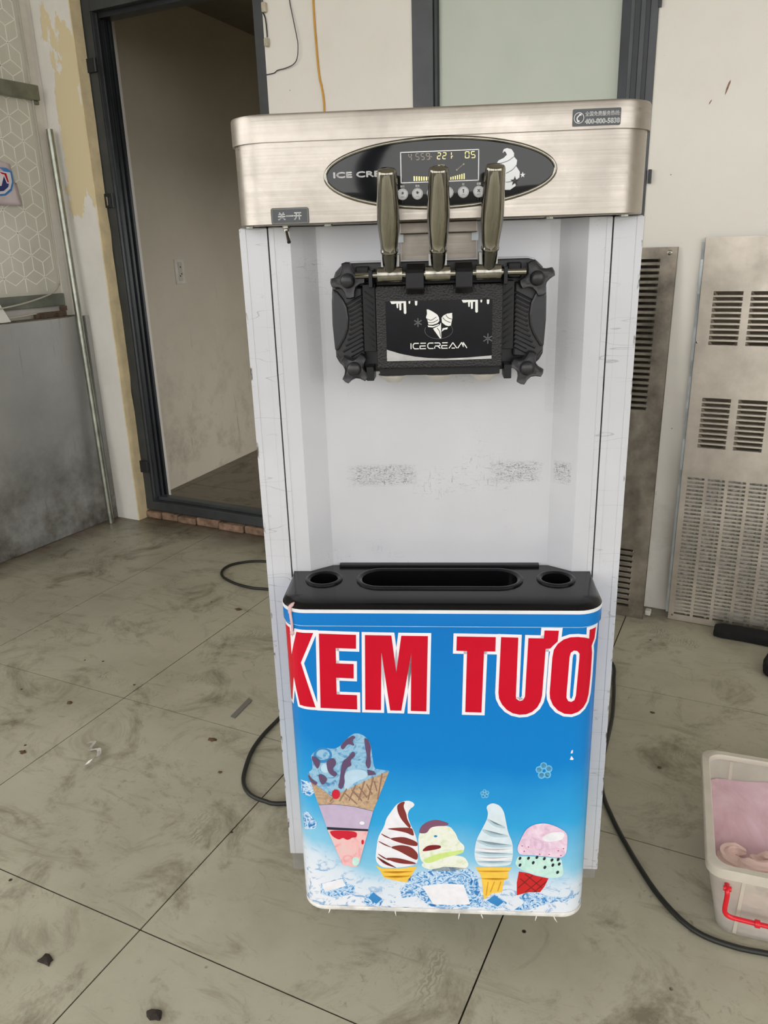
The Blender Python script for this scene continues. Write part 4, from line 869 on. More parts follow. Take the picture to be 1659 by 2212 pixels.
  ('ice',[(113,183),(132.4,200.8),(119,208.7),(131.9,219.7),(151.5,219.5),(171.5,210.9),(223.6,213.6),(222.3,208.4),(179.9,204.9),(139.4,186.3),(113.9,181.4)]),
 ]),
 ('printed_flower',[
  ('sky_pale',[(161.8,449.6),(160.7,446),(158.1,444.6),(155.4,445.9),(154.2,449),(155.2,452.3),(157.8,453.6),(160.5,452.4),(161.8,448.8),(163.3,449.6),(161.6,453.8),(157.7,455.7),(153.9,453.7),(152.5,449),(154.3,444.4),(158.2,442.6),(162,444.6),(163.4,448.9)]),
  ('sky_pale',[(160.2,439.4),(159.2,435.8),(156.5,434.4),(153.8,435.6),(152.6,438.8),(153.6,442.1),(156.2,443.4),(158.9,442.2),(160.2,438.6),(161.8,439.4),(160.1,443.7),(156.1,445.5),(152.3,443.5),(150.9,438.8),(152.7,434.2),(156.6,432.3),(160.4,434.3),(161.8,438.7)]),
  ('sky_pale',[(151.6,438.3),(150.5,434.6),(147.9,433.2),(145.2,434.5),(144,437.7),(145,441),(147.6,442.3),(150.3,441.1),(151.6,437.5),(153.1,438.3),(151.5,442.5),(147.5,444.4),(143.7,442.4),(142.3,437.7),(144,433),(148,431.2),(151.8,433.2),(153.2,437.5)]),
  ('sky_pale',[(147.9,447.8),(146.8,444.2),(144.2,442.8),(141.5,444.1),(140.3,447.3),(141.3,450.5),(143.9,451.9),(146.6,450.6),(147.9,447),(149.4,447.9),(147.7,452.1),(143.8,453.9),(140,451.9),(138.6,447.2),(140.3,442.6),(144.3,440.8),(148.1,442.8),(149.4,447.1)]),
  ('sky_pale',[(154.2,454.8),(153.1,451.2),(150.5,449.8),(147.8,451.1),(146.6,454.2),(147.6,457.4),(150.2,458.8),(152.9,457.6),(154.2,454),(155.7,454.8),(154,459),(150.1,460.8),(146.3,458.8),(144.9,454.2),(146.7,449.6),(150.6,447.8),(154.4,449.8),(155.7,454.1)]),
 ]),
 ('printed_flower',[
  ('sky_pale',[(70.7,405),(70.2,403.2),(68.9,402.5),(67.7,403.1),(67.2,404.6),(67.7,406.1),(68.9,406.7),(70.1,406.1),(70.7,404.4),(71.8,405),(71,407.2),(68.9,408.2),(66.8,407.1),(65.9,404.6),(66.8,402),(69,401),(71.1,402.1),(71.9,404.4)]),
  ('sky_pale',[(69.7,399.3),(69.1,397.5),(67.9,396.8),(66.7,397.4),(66.2,398.9),(66.6,400.4),(67.9,401),(69.1,400.4),(69.7,398.7),(70.8,399.3),(70,401.6),(67.8,402.6),(65.7,401.4),(64.9,398.9),(65.8,396.3),(67.9,395.3),(70,396.4),(70.8,398.7)]),
  ('sky_pale',[(64.9,398.6),(64.3,396.9),(63.1,396.2),(61.9,396.8),(61.4,398.3),(61.9,399.8),(63.1,400.4),(64.3,399.8),(64.9,398.1),(66,398.7),(65.2,400.9),(63.1,401.9),(61,400.8),(60.1,398.2),(61,395.7),(63.1,394.7),(65.2,395.8),(66.1,398.1)]),
  ('sky_pale',[(62.9,404),(62.4,402.2),(61.2,401.5),(60,402.1),(59.4,403.6),(59.9,405.1),(61.1,405.7),(62.4,405.1),(62.9,403.4),(64.1,404),(63.3,406.2),(61.1,407.2),(59,406.1),(58.2,403.5),(59.1,401),(61.2,400),(63.3,401.1),(64.1,403.4)]),
  ('sky_pale',[(66.5,407.9),(66,406.1),(64.8,405.4),(63.6,406),(63,407.5),(63.5,409),(64.7,409.6),(66,409),(66.5,407.3),(67.7,407.9),(66.8,410.1),(64.7,411.1),(62.6,410),(61.8,407.4),(62.7,404.9),(64.8,403.9),(66.9,405),(67.7,407.3)]),
 ]),
 ('paint_chip',[
  ('print_white',[(188.2,476.2),(189.1,481.1),(191.3,482.5),(191.3,476.9)]),
 ]),
 ('paint_chip',[
  ('print_white',[(187.5,465.6),(189.5,472.1),(193.1,467),(192.1,465.1)]),
 ]),
]

LETTERS['K'] = LETTERS['K'] + [(-262, 549), (-262, 672)]
for li, ch in enumerate('KEMTUO'):
    g = Gm(); g.mi = 1; outline(g, LETTERS[ch], 4.6, .00030 + .00005 * (li % 2)); g.mi = 0; decal(g, LETTERS[ch], .00050)
    if ch == 'O':
        g.mi = 1; decal(g, LETTERS['Ow'], .00062); g.mi = 2; decal(g, LETTERS['Ob'], .00074)
    o = g.mk('printed_letter', [RED, OUTL, BLUE], fb, 0)
SOFT = {'cream_blue', 'cream_light', 'choc', 'choc_blue', 'print_white', 'plum', 'scoop_pink', 'mint', 'vanilla', 'cherry', 'lime', 'maroon', 'cream', 'ice', 'vanilla_shade', 'sky_mid', 'print_dark', 'amber'}
def chaikin(p):
    o = []
    for i in range(len(p)):
        a, b = p[i], p[(i + 1) % len(p)]; o += [(a[0] * .78 + b[0] * .22, a[1] * .78 + b[1] * .22), (a[0] * .22 + b[0] * .78, a[1] * .22 + b[1] * .78)]
    return o
for name, items in PRINTS:
    ms = []; g = Gm()
    for q, (m, pts) in enumerate(items):
        if m not in ms: ms.append(m)
        if m in SOFT and len(pts) > 4 and 'ice' not in name: pts = chaikin(chaikin(pts))
        g.mi = ms.index(m); decal(g, pts, .00022 + .000035 * q)
    g.mk(name, [PM[m] for m in ms], fb, 0)
# melted drip over the tray edge
PINK = mat('pink_cream', (214, 178, 176), .35, 0, .08, 40)
g = Gm(); g.tube(smooth_path([wrap(-.2085, .7080, -.012), wrap(-.2085, .7075, .0035), wrap(-.2080, .6950, .0040), wrap(-.2075, .6810, .0032), wrap(-.2090, .6680, .0022), wrap(-.2105, .6640, .0018)]), [.0030] * 5 + [.0026] * 6 + [.0020] * 8 + [.0016] * 6 + [.0030] * 6, 8); g.mk('cream_drip', PINK, mac, 60)
# shreds of vinyl hanging from the hem
for x, l_, a_ in ((-.075, .010, .3), (.028, .014, -.2), (.062, .009, .6), (.150, .010, -.5), (.176, .013, .7), (-.180, .008, -.4)):
    l_ *= .6; g = Gm(); g.tube([(x, -BF + .004, .1712), (x + l_ * a_ * .4, -BF + .001, .1712 - l_ * .5), (x + l_ * a_, -BF - .002, .1712 - l_)], [.0012, .0009, .0003], 5); g.mk('vinyl_shred', MATS['hem_white'], fb)

# ------------------------------------------------------------------ loose things in the room
# leaning galvanised pole
pa = Vector((-2.3071, 1.4586, 0.0)); pb = Vector((-2.372, 1.497, 1.675)); ax = (pb - pa); Ln = ax.length
g = Gm(); g.lathe([(.0110, .0), (.0135, .0), (.0135, Ln), (.0110, Ln), (.0110, .0)], pa + Vector((0, 0, .0006)), ax, 20); tag(g.mk('metal_pole', GALV, smooth=40), 'galvanised metal pole leaning in the corner by the steel sheet', 'pole')

# louvred sheets leaning on the back wall
def holed_sheet(x0, x1, s0, s1, cols, y0=0.0, y1=.0012):
    # cols: list of (xa, xb, [(sa, sb), ...]) with openings; a sheet made of strips round them
    g = Gm(); x = x0
    for xa, xb, ops in sorted(cols):
        g.box(x, xa, y0, y1, s0, s1); s = s0
        for sa, sb in sorted(ops):
            g.box(xa, xb, y0, y1, s, sa); s = sb
        g.box(xa, xb, y0, y1, s, s1); x = xb
    g.box(x, x1, y0, y1, s0, s1); return g
def louver_mesh(w, h, d=.008):
    g = Gm(); n = 5; R = []
    for k in range(n + 1):
        t = k / n; z = -h * t * .92; y = d * math.sin(t * PI / 2); e = .006 * t
        R.append([(e * .6, 0, z), (.004 + e, y, z), (w / 2, y, z), (w - .004 - e, y, z), (w - e * .6, 0, z)])
    g.loft(R, False, False); return g
# narrow vent sheet behind the machine
def lean_empty(name, base, top):
    b = Vector(base); t = Vector(top); a = math.atan2(t.y - b.y, t.z - b.z); o = empty(name, base); o.rotation_euler = (-a, 0, 0); return o
vp = lean_empty('vent_sheet', (0, 1.436, .0012), (0, 1.5285, 1.1585))
tag(vp, 'dark mottled steel sheet with one column of louvers leaning behind the machine', 'vent panel')
LW, LH = .082, .0098; LX = -.036
sl = [1.1285 - .0175 * i for i in range(26)] + [.2300 - .0187 * i for i in range(11)]
g = holed_sheet(-.34, .093, 0, 1.161, [(LX, LX + LW, [(s - LH, s) for s in sl])]); g.mk('sheet', STEEL_D, vp, 0)
l0 = None
for s in sl:
    if l0 is None: l0 = louver_mesh(LW, LH).mk('louver', STEEL_D, vp, 40); o = l0
    else: o = l0.copy(); col.objects.link(o); o.parent = vp
    o.location = (LX, .0, s)
g = Gm(); g.lathe([(.0075, 0), (.0075, .0012), (.006, .0022), (.003, .0022)], (.0705, .0, 1.145), (0, -1, 0), 16); g.mk('rivet', CHROME_D, vp)
g = Gm(); g.box(.0918, .093, 0, .009, 0, 1.161); g.mk('side_flange', STEEL_D, vp, 0)

# wide perforated panel
rp = lean_empty('perforated_panel', (0, 1.4740, .0012), (0, 1.5230, 1.1814))
tag(rp, 'bright steel panel with paired louver blocks above a slotted grille, leaning on the wall', 'vent panel')
cA = [(.2025, .2815), (.3020, .3800), (.4015, .4805)]
rows = [1.0335 - .0157 * i for i in range(10)] + [.7262 - .0157 * i for i in range(10)]
X0, X1 = .166, .60
g = holed_sheet(X0, X1, .4830, 1.182, [(a, b, [(s - .0108, s) for s in rows]) for a, b in cA]); g.mk('upper_sheet', STEEL_V, rp, 0)
l0 = None
for a, b in cA:
    for s in rows:
        if l0 is None: l0 = louver_mesh(.079, .0108, .010).mk('louver', STEEL_V, rp, 40); o = l0
        else: o = l0.copy(); col.objects.link(o); o.parent = rp
        o.location = (a, 0, s)
sr = [.4795 - .01257 * i for i in range(37)]
gc = [(.1838 + .0585 * i, .2327 + .0585 * i, [(s - .0066, s) for s in sr]) for i in range(7)]
g = holed_sheet(X0, X1, .0, .4830, gc); o = g.mk('slotted_grille', STEEL_V, rp, 0); o['kind'] = 'stuff'
for i in range(7):
    a = .2160 + .0585 * i; g = Gm(); g.box(a, a + .0085, .004, .012, .01, .482); g.mk('grille_rib', GALV, rp, 0, .001)
g = Gm(); g.box(X0 + .012, X1 - .01, .0125, .0140, .06, .478); g.mk('fin_backing', mat('grey_fins', (158, 154, 148), .6, .2, .3, 90), rp, 0)
g = Gm(); g.box(X0, X0 + .0012, 0, .014, 0, 1.182); g.mk('side_flange', STEEL_V, rp, 0)
g = Gm(); n = 24; pts = []
for i in range(n + 1): pts.append((.004 + .0035 * math.sin(i * 1.7) * (1 if i > 8 else .2), .02 + 1.15 * i / n))
g.prism([(p[0] + .004, p[1]) for p in pts] + [(.0125, 1.17), (.0125, .02)], X0 - .0085, X0 - .0015, 'x'); g.mk('edge_channel', mat('zinc_channel', (168, 176, 180), .35, .7, .1, 20), rp, 0)
for x, s in ((.1795, .0165), (X0 + .005, .888)):
    g = Gm(); g.lathe([(.0034, 0), (.0034, .0016), (.0015, .002)], (x, 0, s), (0, -1, 0), 10); g.mk('screw', CHROME_D, rp)

# power cord: one run, from the machine's back to the loops on the floor and out past the crate
z = .0052
run = [(-.262, .640, .17), (-.270, .668, .10), (-.30, .72, .03), (-.38, .84, z), (-.70, 1.12, z), (-1.05, 1.32, z), (-1.22, 1.372, z), (-1.3416, 1.3478, z), (-1.4072, 1.3195, z), (-1.4552, 1.2619, z), (-1.4501, 1.1975, z), (-1.4043, 1.1483, z), (-1.3217, 1.118, z), (-1.2422, 1.1115, z), (-1.1794, 1.1255, z), (-1.02, 1.15, z), (-.80, 1.02, z), (-.69, .70, z), (-.672, .54, z),
       (-.6635, .4447, z), (-.6586, .3709, z), (-.6443, .3019, z), (-.6152, .2348, z), (-.5874, .1908, z), (-.5487, .1638, z), (-.5066, .1591, z), (-.4585, .1716, z), (-.32, .27, z), (-.20, .47, z), (-.16, .80, z), (-.12, 1.05, z), (-.02, 1.17, z), (.0665, 1.0991, z), (.0922, 1.0023, z), (.1075, .9296, z), (.1268, .8157, z), (.1381, .699, z), (.1480, .60, z),
       (.1715, .5094, z), (.2039, .4441, z), (.2404, .3839, z), (.2848, .3196, z), (.329, .2627, z), (.3766, .2195, z), (.4179, .2000, z), (.4709, .1985, z), (.521, .2080, z), (.60, .225, z), (.80, .24, z), (1.3, .34, z), (2.0, .75, z), (2.8, 1.15, z)]
g = Gm(); g.tube(smooth_path(run, 5), .0050, 8); tag(g.mk('power_cord', CORD, smooth=60), 'black rubber power cord looping over the tiles around the machine', 'cord')

# translucent crate, turned a little
cr = tag(empty('plastic_crate', (.4104, .1936, .0006), math.radians(8)), 'translucent white plastic crate with red bail handle on the tiles', 'crate')
k = NT('milky_plastic'); k.P(Base_Color=k.ramp(k.noise(k.coord(), 14, 4), [(.3, (206, 200, 188)), (.7, (220, 214, 204))]), Roughness=.3, Alpha=k.math('MULTIPLY_ADD', k.noise(k.coord(), 9, 3), .3, .30)); MILK = k.m
MILK2 = mat('milky_rim', (208, 200, 186), .32, 0, .05, 12, alpha=.82)
WC, DC, HC = .52, .352, .160
def crx(t, inn=0.0):   # outline at height fraction t (walls lean outward)
    i = .030 * (1 - t) + inn; return rrect(i, WC - i, i, DC - i, .028)
g = Gm(); g.loft([[(x, y, z) for x, y in crx(t)] for t, z in ((0, .0), (0, .004), (.93, HC - .012))], False)
R2 = [[(x, y, z) for x, y in crx(t, .0025)] for t, z in ((.93, HC - .012), (0, .004))]; g.loft(R2, False)
v = [g.bm.verts.new((x, y, .004)) for x, y in crx(0, .0025)]; g.face(v); v = [g.bm.verts.new((x, y, .0)) for x, y in crx(0)]; g.face(v)
g.mk('crate_wall', MILK, cr, 40)
g = Gm(); o_ = lambda i, z: [(x, y, z) for x, y in rrect(i, WC - i, i, DC - i, .028)]
r = [o_(.003, HC - .020), o_(-.001, HC - .018), o_(-.001, HC - .002), o_(.001, HC), o_(.013, HC), o_(.015, HC - .003), o_(.015, HC - .010), o_(.003, HC - .012), o_(.003, HC - .020)]
g.loft(r, False); g.mk('crate_rim', MILK2, cr, 40)
for x in (.060, .200, .330, .460):
    for y0, y1, sg in ((0, 0, -1), (1, 1, 1)):
        yb = .030 - .002 if sg < 0 else DC - .030 + .002; yt = .004 - .002 if sg < 0 else DC - .004 + .002
        g = Gm(); g.loft([[(x - .003, y + a, zz), (x + .003, y + a, zz), (x + .003, y, zz), (x - .003, y, zz)] for y, a, zz in ((yb, .004 * -sg, .004), (yt, .004 * -sg, HC - .018))]); g.mk('crate_rib', MILK2, cr, 0)
g = Gm(); g.box(.110, .40, -.004, .006, HC - .034, HC - .012); g.mk('rim_apron', MILK2, cr, 0, .002)
RD = mat('red_plastic', (206, 22, 40), .3, 0, .05)
g = Gm(); yy = -.004
hp = smooth_path([(.0345, yy + .012, .1260), (.0345, yy - .003, .1255), (.0350, yy - .006, .116), (.0345, yy - .004, .088), (.0365, yy - .002, .0755), (.044, yy - .001, .0690), (.060, yy, .0665), (.12, yy, .0655), (.30, yy, .0655), (.42, yy, .0665), (.448, yy - .001, .072), (.455, yy - .003, .088), (.455, yy - .006, .116), (.455, yy + .012, .1260)], 5)
g.tube(hp, .0042, 10); g.lathe([(.0068, -.004), (.0068, .004)], (.0880, yy, .0660), (1, 0, 0), 12); g.tube([(.0285, yy, .1262), (.041, yy, .1262)], .0044, 8); g.tube([(.449, yy, .1262), (.461, yy, .1262)], .0044, 8)
g.mk('bail_handle', RD, cr, 60)
# cream in the crate
k = NT('pink_soft_serve'); k.P(Base_Color=k.ramp(k.noise(k.coord(), 12, 4), [(.3, (228, 194, 186)), (.7, (240, 212, 204))]), Roughness=.35); CREAM = k.m
k.b.inputs['Subsurface Weight'].default_value = .15; k.b.inputs['Subsurface Radius'].default_value = (.01, .005, .004)
k = NT('pink_film'); k.P(Base_Color=k.ramp(k.noise(k.coord(), 12, 5, .6, .6), [(.3, (198, 158, 166)), (.7, (226, 194, 206))]), Roughness=.14); FILM = k.m
Mx = Matrix.Translation((.4104, .1936, 0)) @ Matrix.Rotation(math.radians(8), 4, 'Z')
cm = tag(empty('ice_cream_slab', (.4104, .1936, .0006), math.radians(8)), 'glossy pink slab of melted ice cream sloping up the back of the plastic crate', 'ice cream')
g = Gm(); nx, ny = 26, 22; grid = []
for j in range(ny + 1):
    row = []
    for i in range(nx + 1):
        fx = i / nx; fy = j / ny; x = .036 + fx * (WC - .072); y = .036 + fy * (DC - .072)
        q = min(1.0, max(0.0, (fy - .50) / .24)); sl_ = q * q * (3 - 2 * q); hz = .020 + .062 * sl_ + max(0, fy - .72) * .14 * (.5 + fx) + .0025 * math.sin(x * 40 + y * 23)
        i0 = .030 * (1 - hz / HC) + .004
        x = i0 + fx * (WC - 2 * i0); y = i0 + fy * (DC - 2 * i0)
        rc = .034; px_ = min(max(x, i0 + rc), WC - i0 - rc); py_ = min(max(y, i0 + rc), DC - i0 - rc); d_ = Vector((x - px_, y - py_))
        if d_.length > rc: d_ *= rc / d_.length; x = px_ + d_.x; y = py_ + d_.y
        row.append(g.bm.verts.new((x, y, hz)))
    grid.append(row)
for j in range(ny):
    for i in range(nx): g.face((grid[j][i], grid[j][i + 1], grid[j + 1][i + 1], grid[j + 1][i]))
bot = [g.bm.verts.new((x, y, .0052)) for x, y in ((.046, .046), (WC - .046, .046), (WC - .046, DC - .046), (.046, DC - .046))]
g.face(bot)
for (edge, b0, b1) in ((grid[0], 0, 1), ([r_[-1] for r_ in grid], 1, 2), (grid[-1][::-1], 2, 3), ([r_[0] for r_ in grid][::-1], 3, 0)):
    g.face(list(edge)[::-1] + [bot[b0], bot[b1]])
g.mk('slab', FILM, cm, 60)
sw = tag(empty('ice_cream_swirl', (.4104, .1936, .0006), math.radians(8)), 'heap of pale pink soft serve ribbons piped at the front of the plastic crate', 'ice cream')
random.seed(11)
for q in range(24):
    cx = .092 + .034 * (q % 8) + random.uniform(-.008, .008); cy = .098 + .034 * (q // 8) + random.uniform(-.008, .008); zz = .038 + .014 * (q % 3) + .012 * (q // 8 == 1)
    path = []; n = 12; a0 = random.uniform(0, 6.28); rr = random.uniform(.020, .034); tw = random.choice((-1, 1))
    for i in range(n + 1):
        t = i / n; a = a0 + tw * 4.2 * t; path.append((cx + rr * 1.3 * math.cos(a), cy + rr * .75 * math.sin(a), zz + .010 * t + .003 * math.sin(5 * t)))
    g = Gm(); sp_ = smooth_path(path, 3); P3 = [Vector(p) for p in sp_]; rings = []
    for i, p in enumerate(P3):
        d = (P3[min(i + 1, len(P3) - 1)] - P3[max(i - 1, 0)]).normalized(); a = d.cross(Vector((0, 0, 1))).normalized(); b = a.cross(d)
        w = .0125 * min(1, .35 + 6 * i / len(P3)) * min(1, .3 + 5 * (len(P3) - 1 - i) / len(P3))
        rings.append([p + (a * math.cos(t) + b * math.sin(t)) * w * (1 + .22 * math.cos(6 * t + i * .15)) for t in [2 * PI * k_ / 24 for k_ in range(24)]])
    g.loft(rings); g.mk('cream_ribbon', CREAM, sw, 60)

# black foam and dark rag by the panel
g = Gm(); n = 18; top = [(.310 + .40 * i / n, 1.443 - .016 * i / n * .3 - (0 if i else .0) , .030 + .002 * math.sin(i * 2.1)) for i in range(n + 1)]
pts = [(.312, 1.405), (.335, 1.399), (.40, 1.400), (.48, 1.396), (.60, 1.399), (.70, 1.396), (.70, 1.462), (.335, 1.462), (.312, 1.450)]
g.prism(pts, .0006, .024, 'z'); tag(g.mk('foam_strip', mat('black_foam', (13, 13, 13), .95, 0, .3, 50, .6, 200), smooth=0, bevel=.004), 'flat black foam strip lying at the foot of the slotted steel panel', 'foam')
g = Gm(); pts = [(.462, 1.225), (.470, 1.205), (.62, 1.19), (.66, 1.22), (.66, 1.33), (.50, 1.335), (.470, 1.31), (.460, 1.26)]
g.prism(pts, .0006, .034, 'z'); tag(g.mk('black_rag', mat('black_cloth', (12, 12, 13), .95, 0, .3, 40, .8, 150), smooth=0, bevel=.008), 'crumpled black rag on the tiles in front of the slotted steel panel', 'rag')

# wires and bits on the back wall
def wire(name, pts, r, m, label):
    g = Gm(); g.tube(smooth_path(pts, 6), r, 7); return tag(g.mk(name, m, smooth=60), label, 'wire')
yw = YB - .004
wire('purple_wire', [(-1.215, yw, 2.30), (-1.210, yw, 2.05), (-1.2043, yw, 1.9696), (-1.1947, yw - .004, 1.9282), (-1.180, yw - .008, 1.865), (-1.1745, yw - .010, 1.832), (-1.182, yw - .008, 1.795), (-1.2009, yw - .006, 1.7785), (-1.235, yw - .004, 1.7715), (-1.2682, yw - .002, 1.7694), (-1.285, yw, 1.763), (-1.318, yw, 1.7615)], .0016, mat('purple_pvc', (62, 48, 66), .4), 'thin dark purple wire curling on the white wall beside the door frame')
wire('yellow_wire', [(-1.112, yw, 2.35), (-1.1126, yw, 1.9563), (-1.109, yw, 1.8225), (-1.1035, yw, 1.735), (-1.096, yw, 1.700), (-1.0905, yw, 1.660), (-1.0905, yw, 1.60), (-1.094, yw, 1.40), (-1.088, yw, 1.15)], .0032, mat('yellow_pvc', (206, 150, 40), .4), 'yellow cable running straight down the white wall')
wire('black_lead', [(-1.311, yw, 2.10), (-1.313, yw, 1.985), (-1.316, yw, 1.955), (-1.306, yw, 1.93), (-1.303, yw, 1.885), (-1.304, yw, 1.874)], .0022, mat('black_pvc', (36, 34, 34), .4), 'short black lead with white connectors at the door frame edge')
for x0, z0, h_, t in ((-1.3045, 1.962, .030, 'upper white wire connector wrapped in tape beside the door frame'), (-1.3035, 1.858, .026, 'lower white wire connector hanging on the short black lead')):
    g = Gm(); g.prism(rrect(x0 - .0075, x0 + .0075, z0 - h_ / 2, z0 + h_ / 2, .004), YB - .016, YB - .0005); tag(g.mk('wire_connector', mat('cream_connector', (186, 178, 158), .6, 0, .12, 50), smooth=0, bevel=.002), t, 'connector')
g = Gm(); g.box(.079, .0925, YB - .006, YB - .0003, .398, .411); tag(g.mk('wall_clip', WHITE_PL, smooth=0, bevel=.001), 'small square white plastic clip on the wall between the two steel sheets', 'clip')
g = Gm(); g.box(.094, .112, 1.468, 1.492, .0006, .018); tag(g.mk('plastic_block', WHITE_PL, smooth=0, bevel=.003), 'small white plastic block on the dirty floor at the wall foot', 'plastic piece')
for x0, z0, w_, h_, t in ((.1830, 1.5650, .010, .018, 'long brown paint chip on the white wall above the panel'), (.1420, 1.5330, .006, .006, 'small round brown paint chip on the white wall')):
    g = Gm(); pp = [(x0 - w_ * .5, z0 - h_), (x0 - w_ * .1, z0 - h_ * .6), (x0 + w_ * .6, z0 + h_ * .6), (x0 + w_ * .6, z0 + h_), (x0 + w_ * .1, z0 + h_ * .6), (x0 - w_ * .4, z0 - h_ * .3)]
    g.prism(pp, YB - .0008, YB - .0001); tag(g.mk('paint_chip', mat('chip_brown', (140, 108, 92), .8, 0, .2, 60), smooth=0), t, 'chip')
# wall socket in the corridor
so = empty('wall_socket', (-2.4475, 2.262, 1.095), math.radians(5.8)); tag(so, 'white double wall socket plate on the corridor wall', 'socket')
g = Gm(); g.box(0, .009, -.038, .038, -.062, .062); g.mk('socket_plate', WHITE_PL, so, 0, .002)
g = Gm(); g.box(.009, .012, -.016, .016, -.046, .046); g.mk('socket_insert', mat('socket_insert', (198, 192, 176), .4, 0, .03), so, 0, .001)
for zz in (.022, -.012, -.022):
    g = Gm(); g.lathe([(.004, 0), (.004, .0012)], (.012, 0 if zz > 0 else (.006 if zz > -.02 else -.006), zz), (1, 0, 0), 10); g.mk('socket_pin_hole', BLACK, so)

# clutter on the window ledge
g = Gm(); g.tube(smooth_path([(-2.412, 1.472, 2.2), (-2.410, 1.470, 1.6), (-2.408, 1.462, 1.12), (-2.404, 1.452, 1.075), (-2.395, 1.415, 1.045), (-2.386, 1.34, 1.025), (-2.381, 1.22, 1.005), (-2.379, 1.08, .992), (-2.378, .8, .97)], 6), .0032, 8); tag(g.mk('white_cable', mat('grey_white_pvc', (178, 174, 160), .5), smooth=60), 'off-white cable sagging along the foot of the patterned window', 'cable')
g = Gm(); g.tube(smooth_path([(-2.398, 1.372, .952), (-2.392, 1.31, .962), (-2.388, 1.24, .958), (-2.39, 1.12, .953)], 5), .0034, 7); tag(g.mk('cable_offcut', mat('grey_white_pvc', (178, 174, 160), .5), smooth=60), 'short off-white cable offcut lying on the dirty window sill', 'cable')
g = Gm(); g.box(-2.408, -2.388, 1.30, 1.458, .9405, .964); g.box(-2.404, -2.392, 1.435, 1.468, .964, .984); tag(g.mk('rusty_bracket', mat('rusty_metal', (96, 80, 66), .7, .3, .3, 40, .4, 80), smooth=0, bevel=.002), 'rusty metal bracket on the window sill near the corner', 'bracket')
g = Gm(); Mp = Matrix.Translation((-2.3785, 1.081, .9415)) @ Matrix.Rotation(math.radians(-9), 4, 'Y')
g.loft([[Mp @ Vector((xx, y, z)) for y, z in ((-.25, 0), (.085, 0), (.045, .100), (-.25, .17))] for xx in (.0, .0016)]); tag(g.mk('white_card', mat('white_card', (226, 224, 218), .6, 0, .02), smooth=0), 'white card propped on the steel sheet edge under the window', 'card')
# printed plastic pouch stuck to the window
pch = empty('plastic_pouch', (-2.412, 1.175, 1.468)); tag(pch, 'pale plastic pouch with red and blue print stuck on the patterned window', 'pouch')
g = Gm(); n = 14; rows_ = []
for j in range(n + 1):
    rw = []
    for i in range(n + 1):
        fy = i / n; fz = j / n; y = -.14 + .305 * fy - (.030 * fz * fy); zz = -.085 + .17 * fz - .05 * max(0, fy - .75) * 4 * (fz > .5) * .35
        rw.append((.003 + .014 * math.sin(PI * fy) * math.sin(PI * fz) + .0015 * math.sin(17 * fy + 9 * fz), y, zz))
    rows_.append(rw)
g.loft(rows_, False, False); pm = g.mk('pouch_skin', mat('pouch_plastic', (206, 192, 196), .25, 0, .05, 20), pch, 60)
sol = pm.modifiers.new('thickness', 'SOLIDIFY'); sol.thickness = .0012
def pouch_print(name, m, pts, lift):
    g = Gm(); V = []
    for y, zz in pts:
        fy = (y + .14) / .30; fz = (zz + .085) / .17
        V.append(g.bm.verts.new((.003 + .014 * math.sin(PI * min(1, max(0, fy))) * math.sin(PI * min(1, max(0, fz))) + .003 + lift, y, zz)))
    g.face(V); o = g.mk(name, m, pch, 0)
NV = mat('print_navy', (28, 44, 110), .3, 0, .03)
pouch_print('printed_arc', mat('print_cyan', (60, 130, 200), .3, 0, .03), [(-.12, -.050), (.02, -.058), (.085, -.050), (.118, -.030), (.132, -.002), (.135, .040), (.110, .052), (-.12, .052)], .0)
pouch_print('printed_field', OUTL, [(-.12, -.044), (.02, -.050), (.08, -.043), (.110, -.024), (.124, .002), (.124, .036), (-.12, .046)], .001)
pouch_print('printed_field', NV, [(-.12, -.036), (.02, -.040), (.075, -.034), (.100, -.018), (.112, .006), (.098, .022), (-.12, .034)], .002)
pouch_print('printed_letter', OUTL, [(.030, -.020), (.060, .040), (.108, .036), (.112, -.006), (.094, -.006), (.086, .020), (.066, -.016)], .003)
pouch_print('printed_letter', RED, [(.066, .034), (.100, .031), (.105, -.001), (.098, -.001), (.090, .027), (.080, .027)], .004)

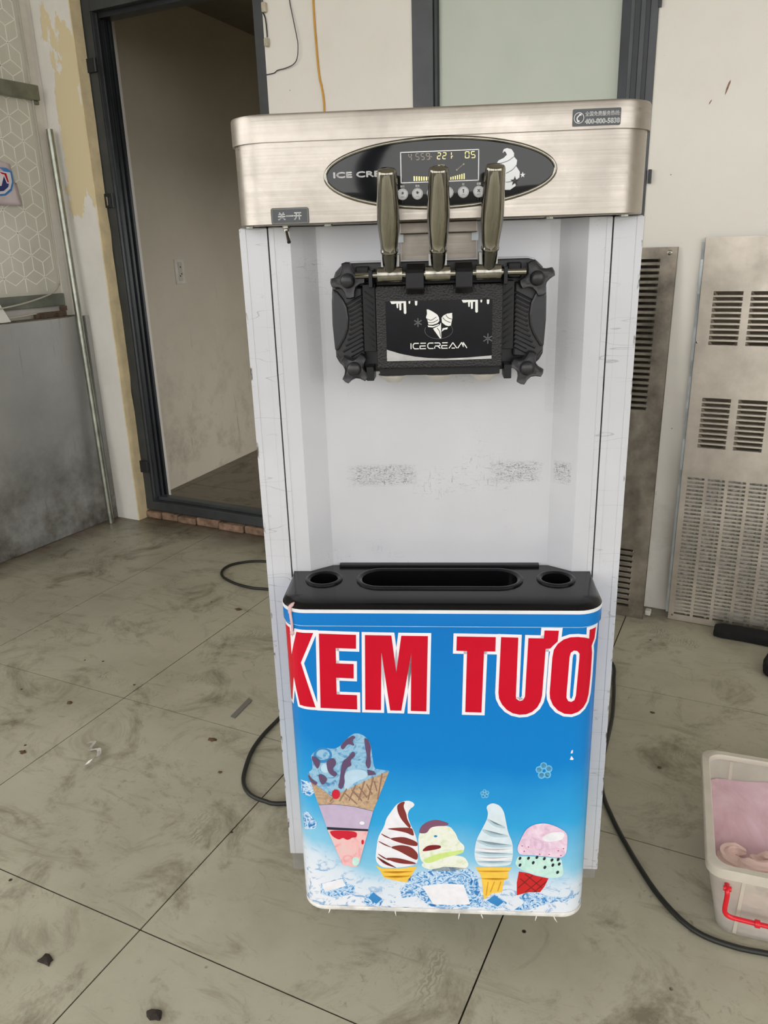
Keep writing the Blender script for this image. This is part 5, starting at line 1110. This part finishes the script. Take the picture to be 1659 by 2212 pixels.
# litter on the tiles
def litter(name, pts, h_, m, label, cat, bev=.0):
    g = Gm(); g.prism(pts, .0006, .0006 + h_, 'z'); return tag(g.mk(name, m, smooth=0, bevel=bev), label, cat)
def blob(name, x, y, r, h_, m, label, seed):
    random.seed(seed); n = 11; g = Gm()
    base = [(r * random.uniform(.55, 1.15), 2 * PI * i / n) for i in range(n)]
    g.loft([[(x + a * f * math.cos(t), y + a * f * math.sin(t) * .7, zz) for a, t in base] for f, zz in ((1, .0006), (.9, h_ * .6), (.45, h_))]); return tag(g.mk(name, m, smooth=40), label, 'debris')
DRT2 = mat('brown_dirt', (84, 62, 44), .9, 0, .3, 80, .5, 150)
DRT = mat('dark_dirt', (40, 32, 26), .9, 0, .3, 80, .5, 150)
g = Gm(); pk = smooth_path([(-1.045, .150, .004), (-1.025, .150, .010), (-1.018, .128, .004), (-.990, .132, .012), (-.975, .114, .006), (-.972, .095, .014), (-.978, .080, .004), (-.972, .068, .006)], 4); rings = []
for i, p in enumerate(pk): rings.append([(p.x + a * .7, p.y + a * .5, max(.0008, p.z + c_)) for a, c_ in ((-.006, 0), (.006, .004), (.006, .0046), (-.006, .0006))])
g.loft(rings); tag(g.mk('peeled_foil', mat('foil_flake', (190, 186, 178), .35, .4, .2, 60), smooth=0), 'crinkled silvery strip of peeled foil on the tiles', 'scrap')
litter('tape_scrap', [(-.803, .500), (-.786, .492), (-.776, .402), (-.792, .404)], .0012, mat('grey_tape', (112, 110, 104), .5, 0, .05), 'straight grey piece of tape lying on the tiles near the cord', 'scrap')
for i, (x, y, r, h_, t) in enumerate(((-.612, -.352, .020, .010, 'black dirt clump on the stained near tile'), (-.360, -.346, .020, .012, 'black scrap of plastic at the front of the floor'), (-1.249, .268, .016, .005, 'flat brown speck on the tile inside a faint footprint'), (-.770, .300, .022, .005, 'brown crumbled dirt next to the tile joint by the tape'), (-.6665, .202, .012, .005, 'small reddish brown crumb beside the lower cord loop'),
                                         (-1.182, .949, .022, .007, 'brown leaf scrap on the tile joint near the far cord loop'), (-1.173, .053, .020, .004, 'rust brown flake in a dirty smear on the tile'), (.2166, .891, .012, .004, 'dark crumb on the tile between machine and rag'), (.2700, .662, .010, .004, 'brown crumb on the tile beyond the crate'))):
    blob('dirt_clump', x, y, r * (.85 if i < 2 else .6), h_ * .7, DRT if i < 2 else DRT2, t, i + 3)
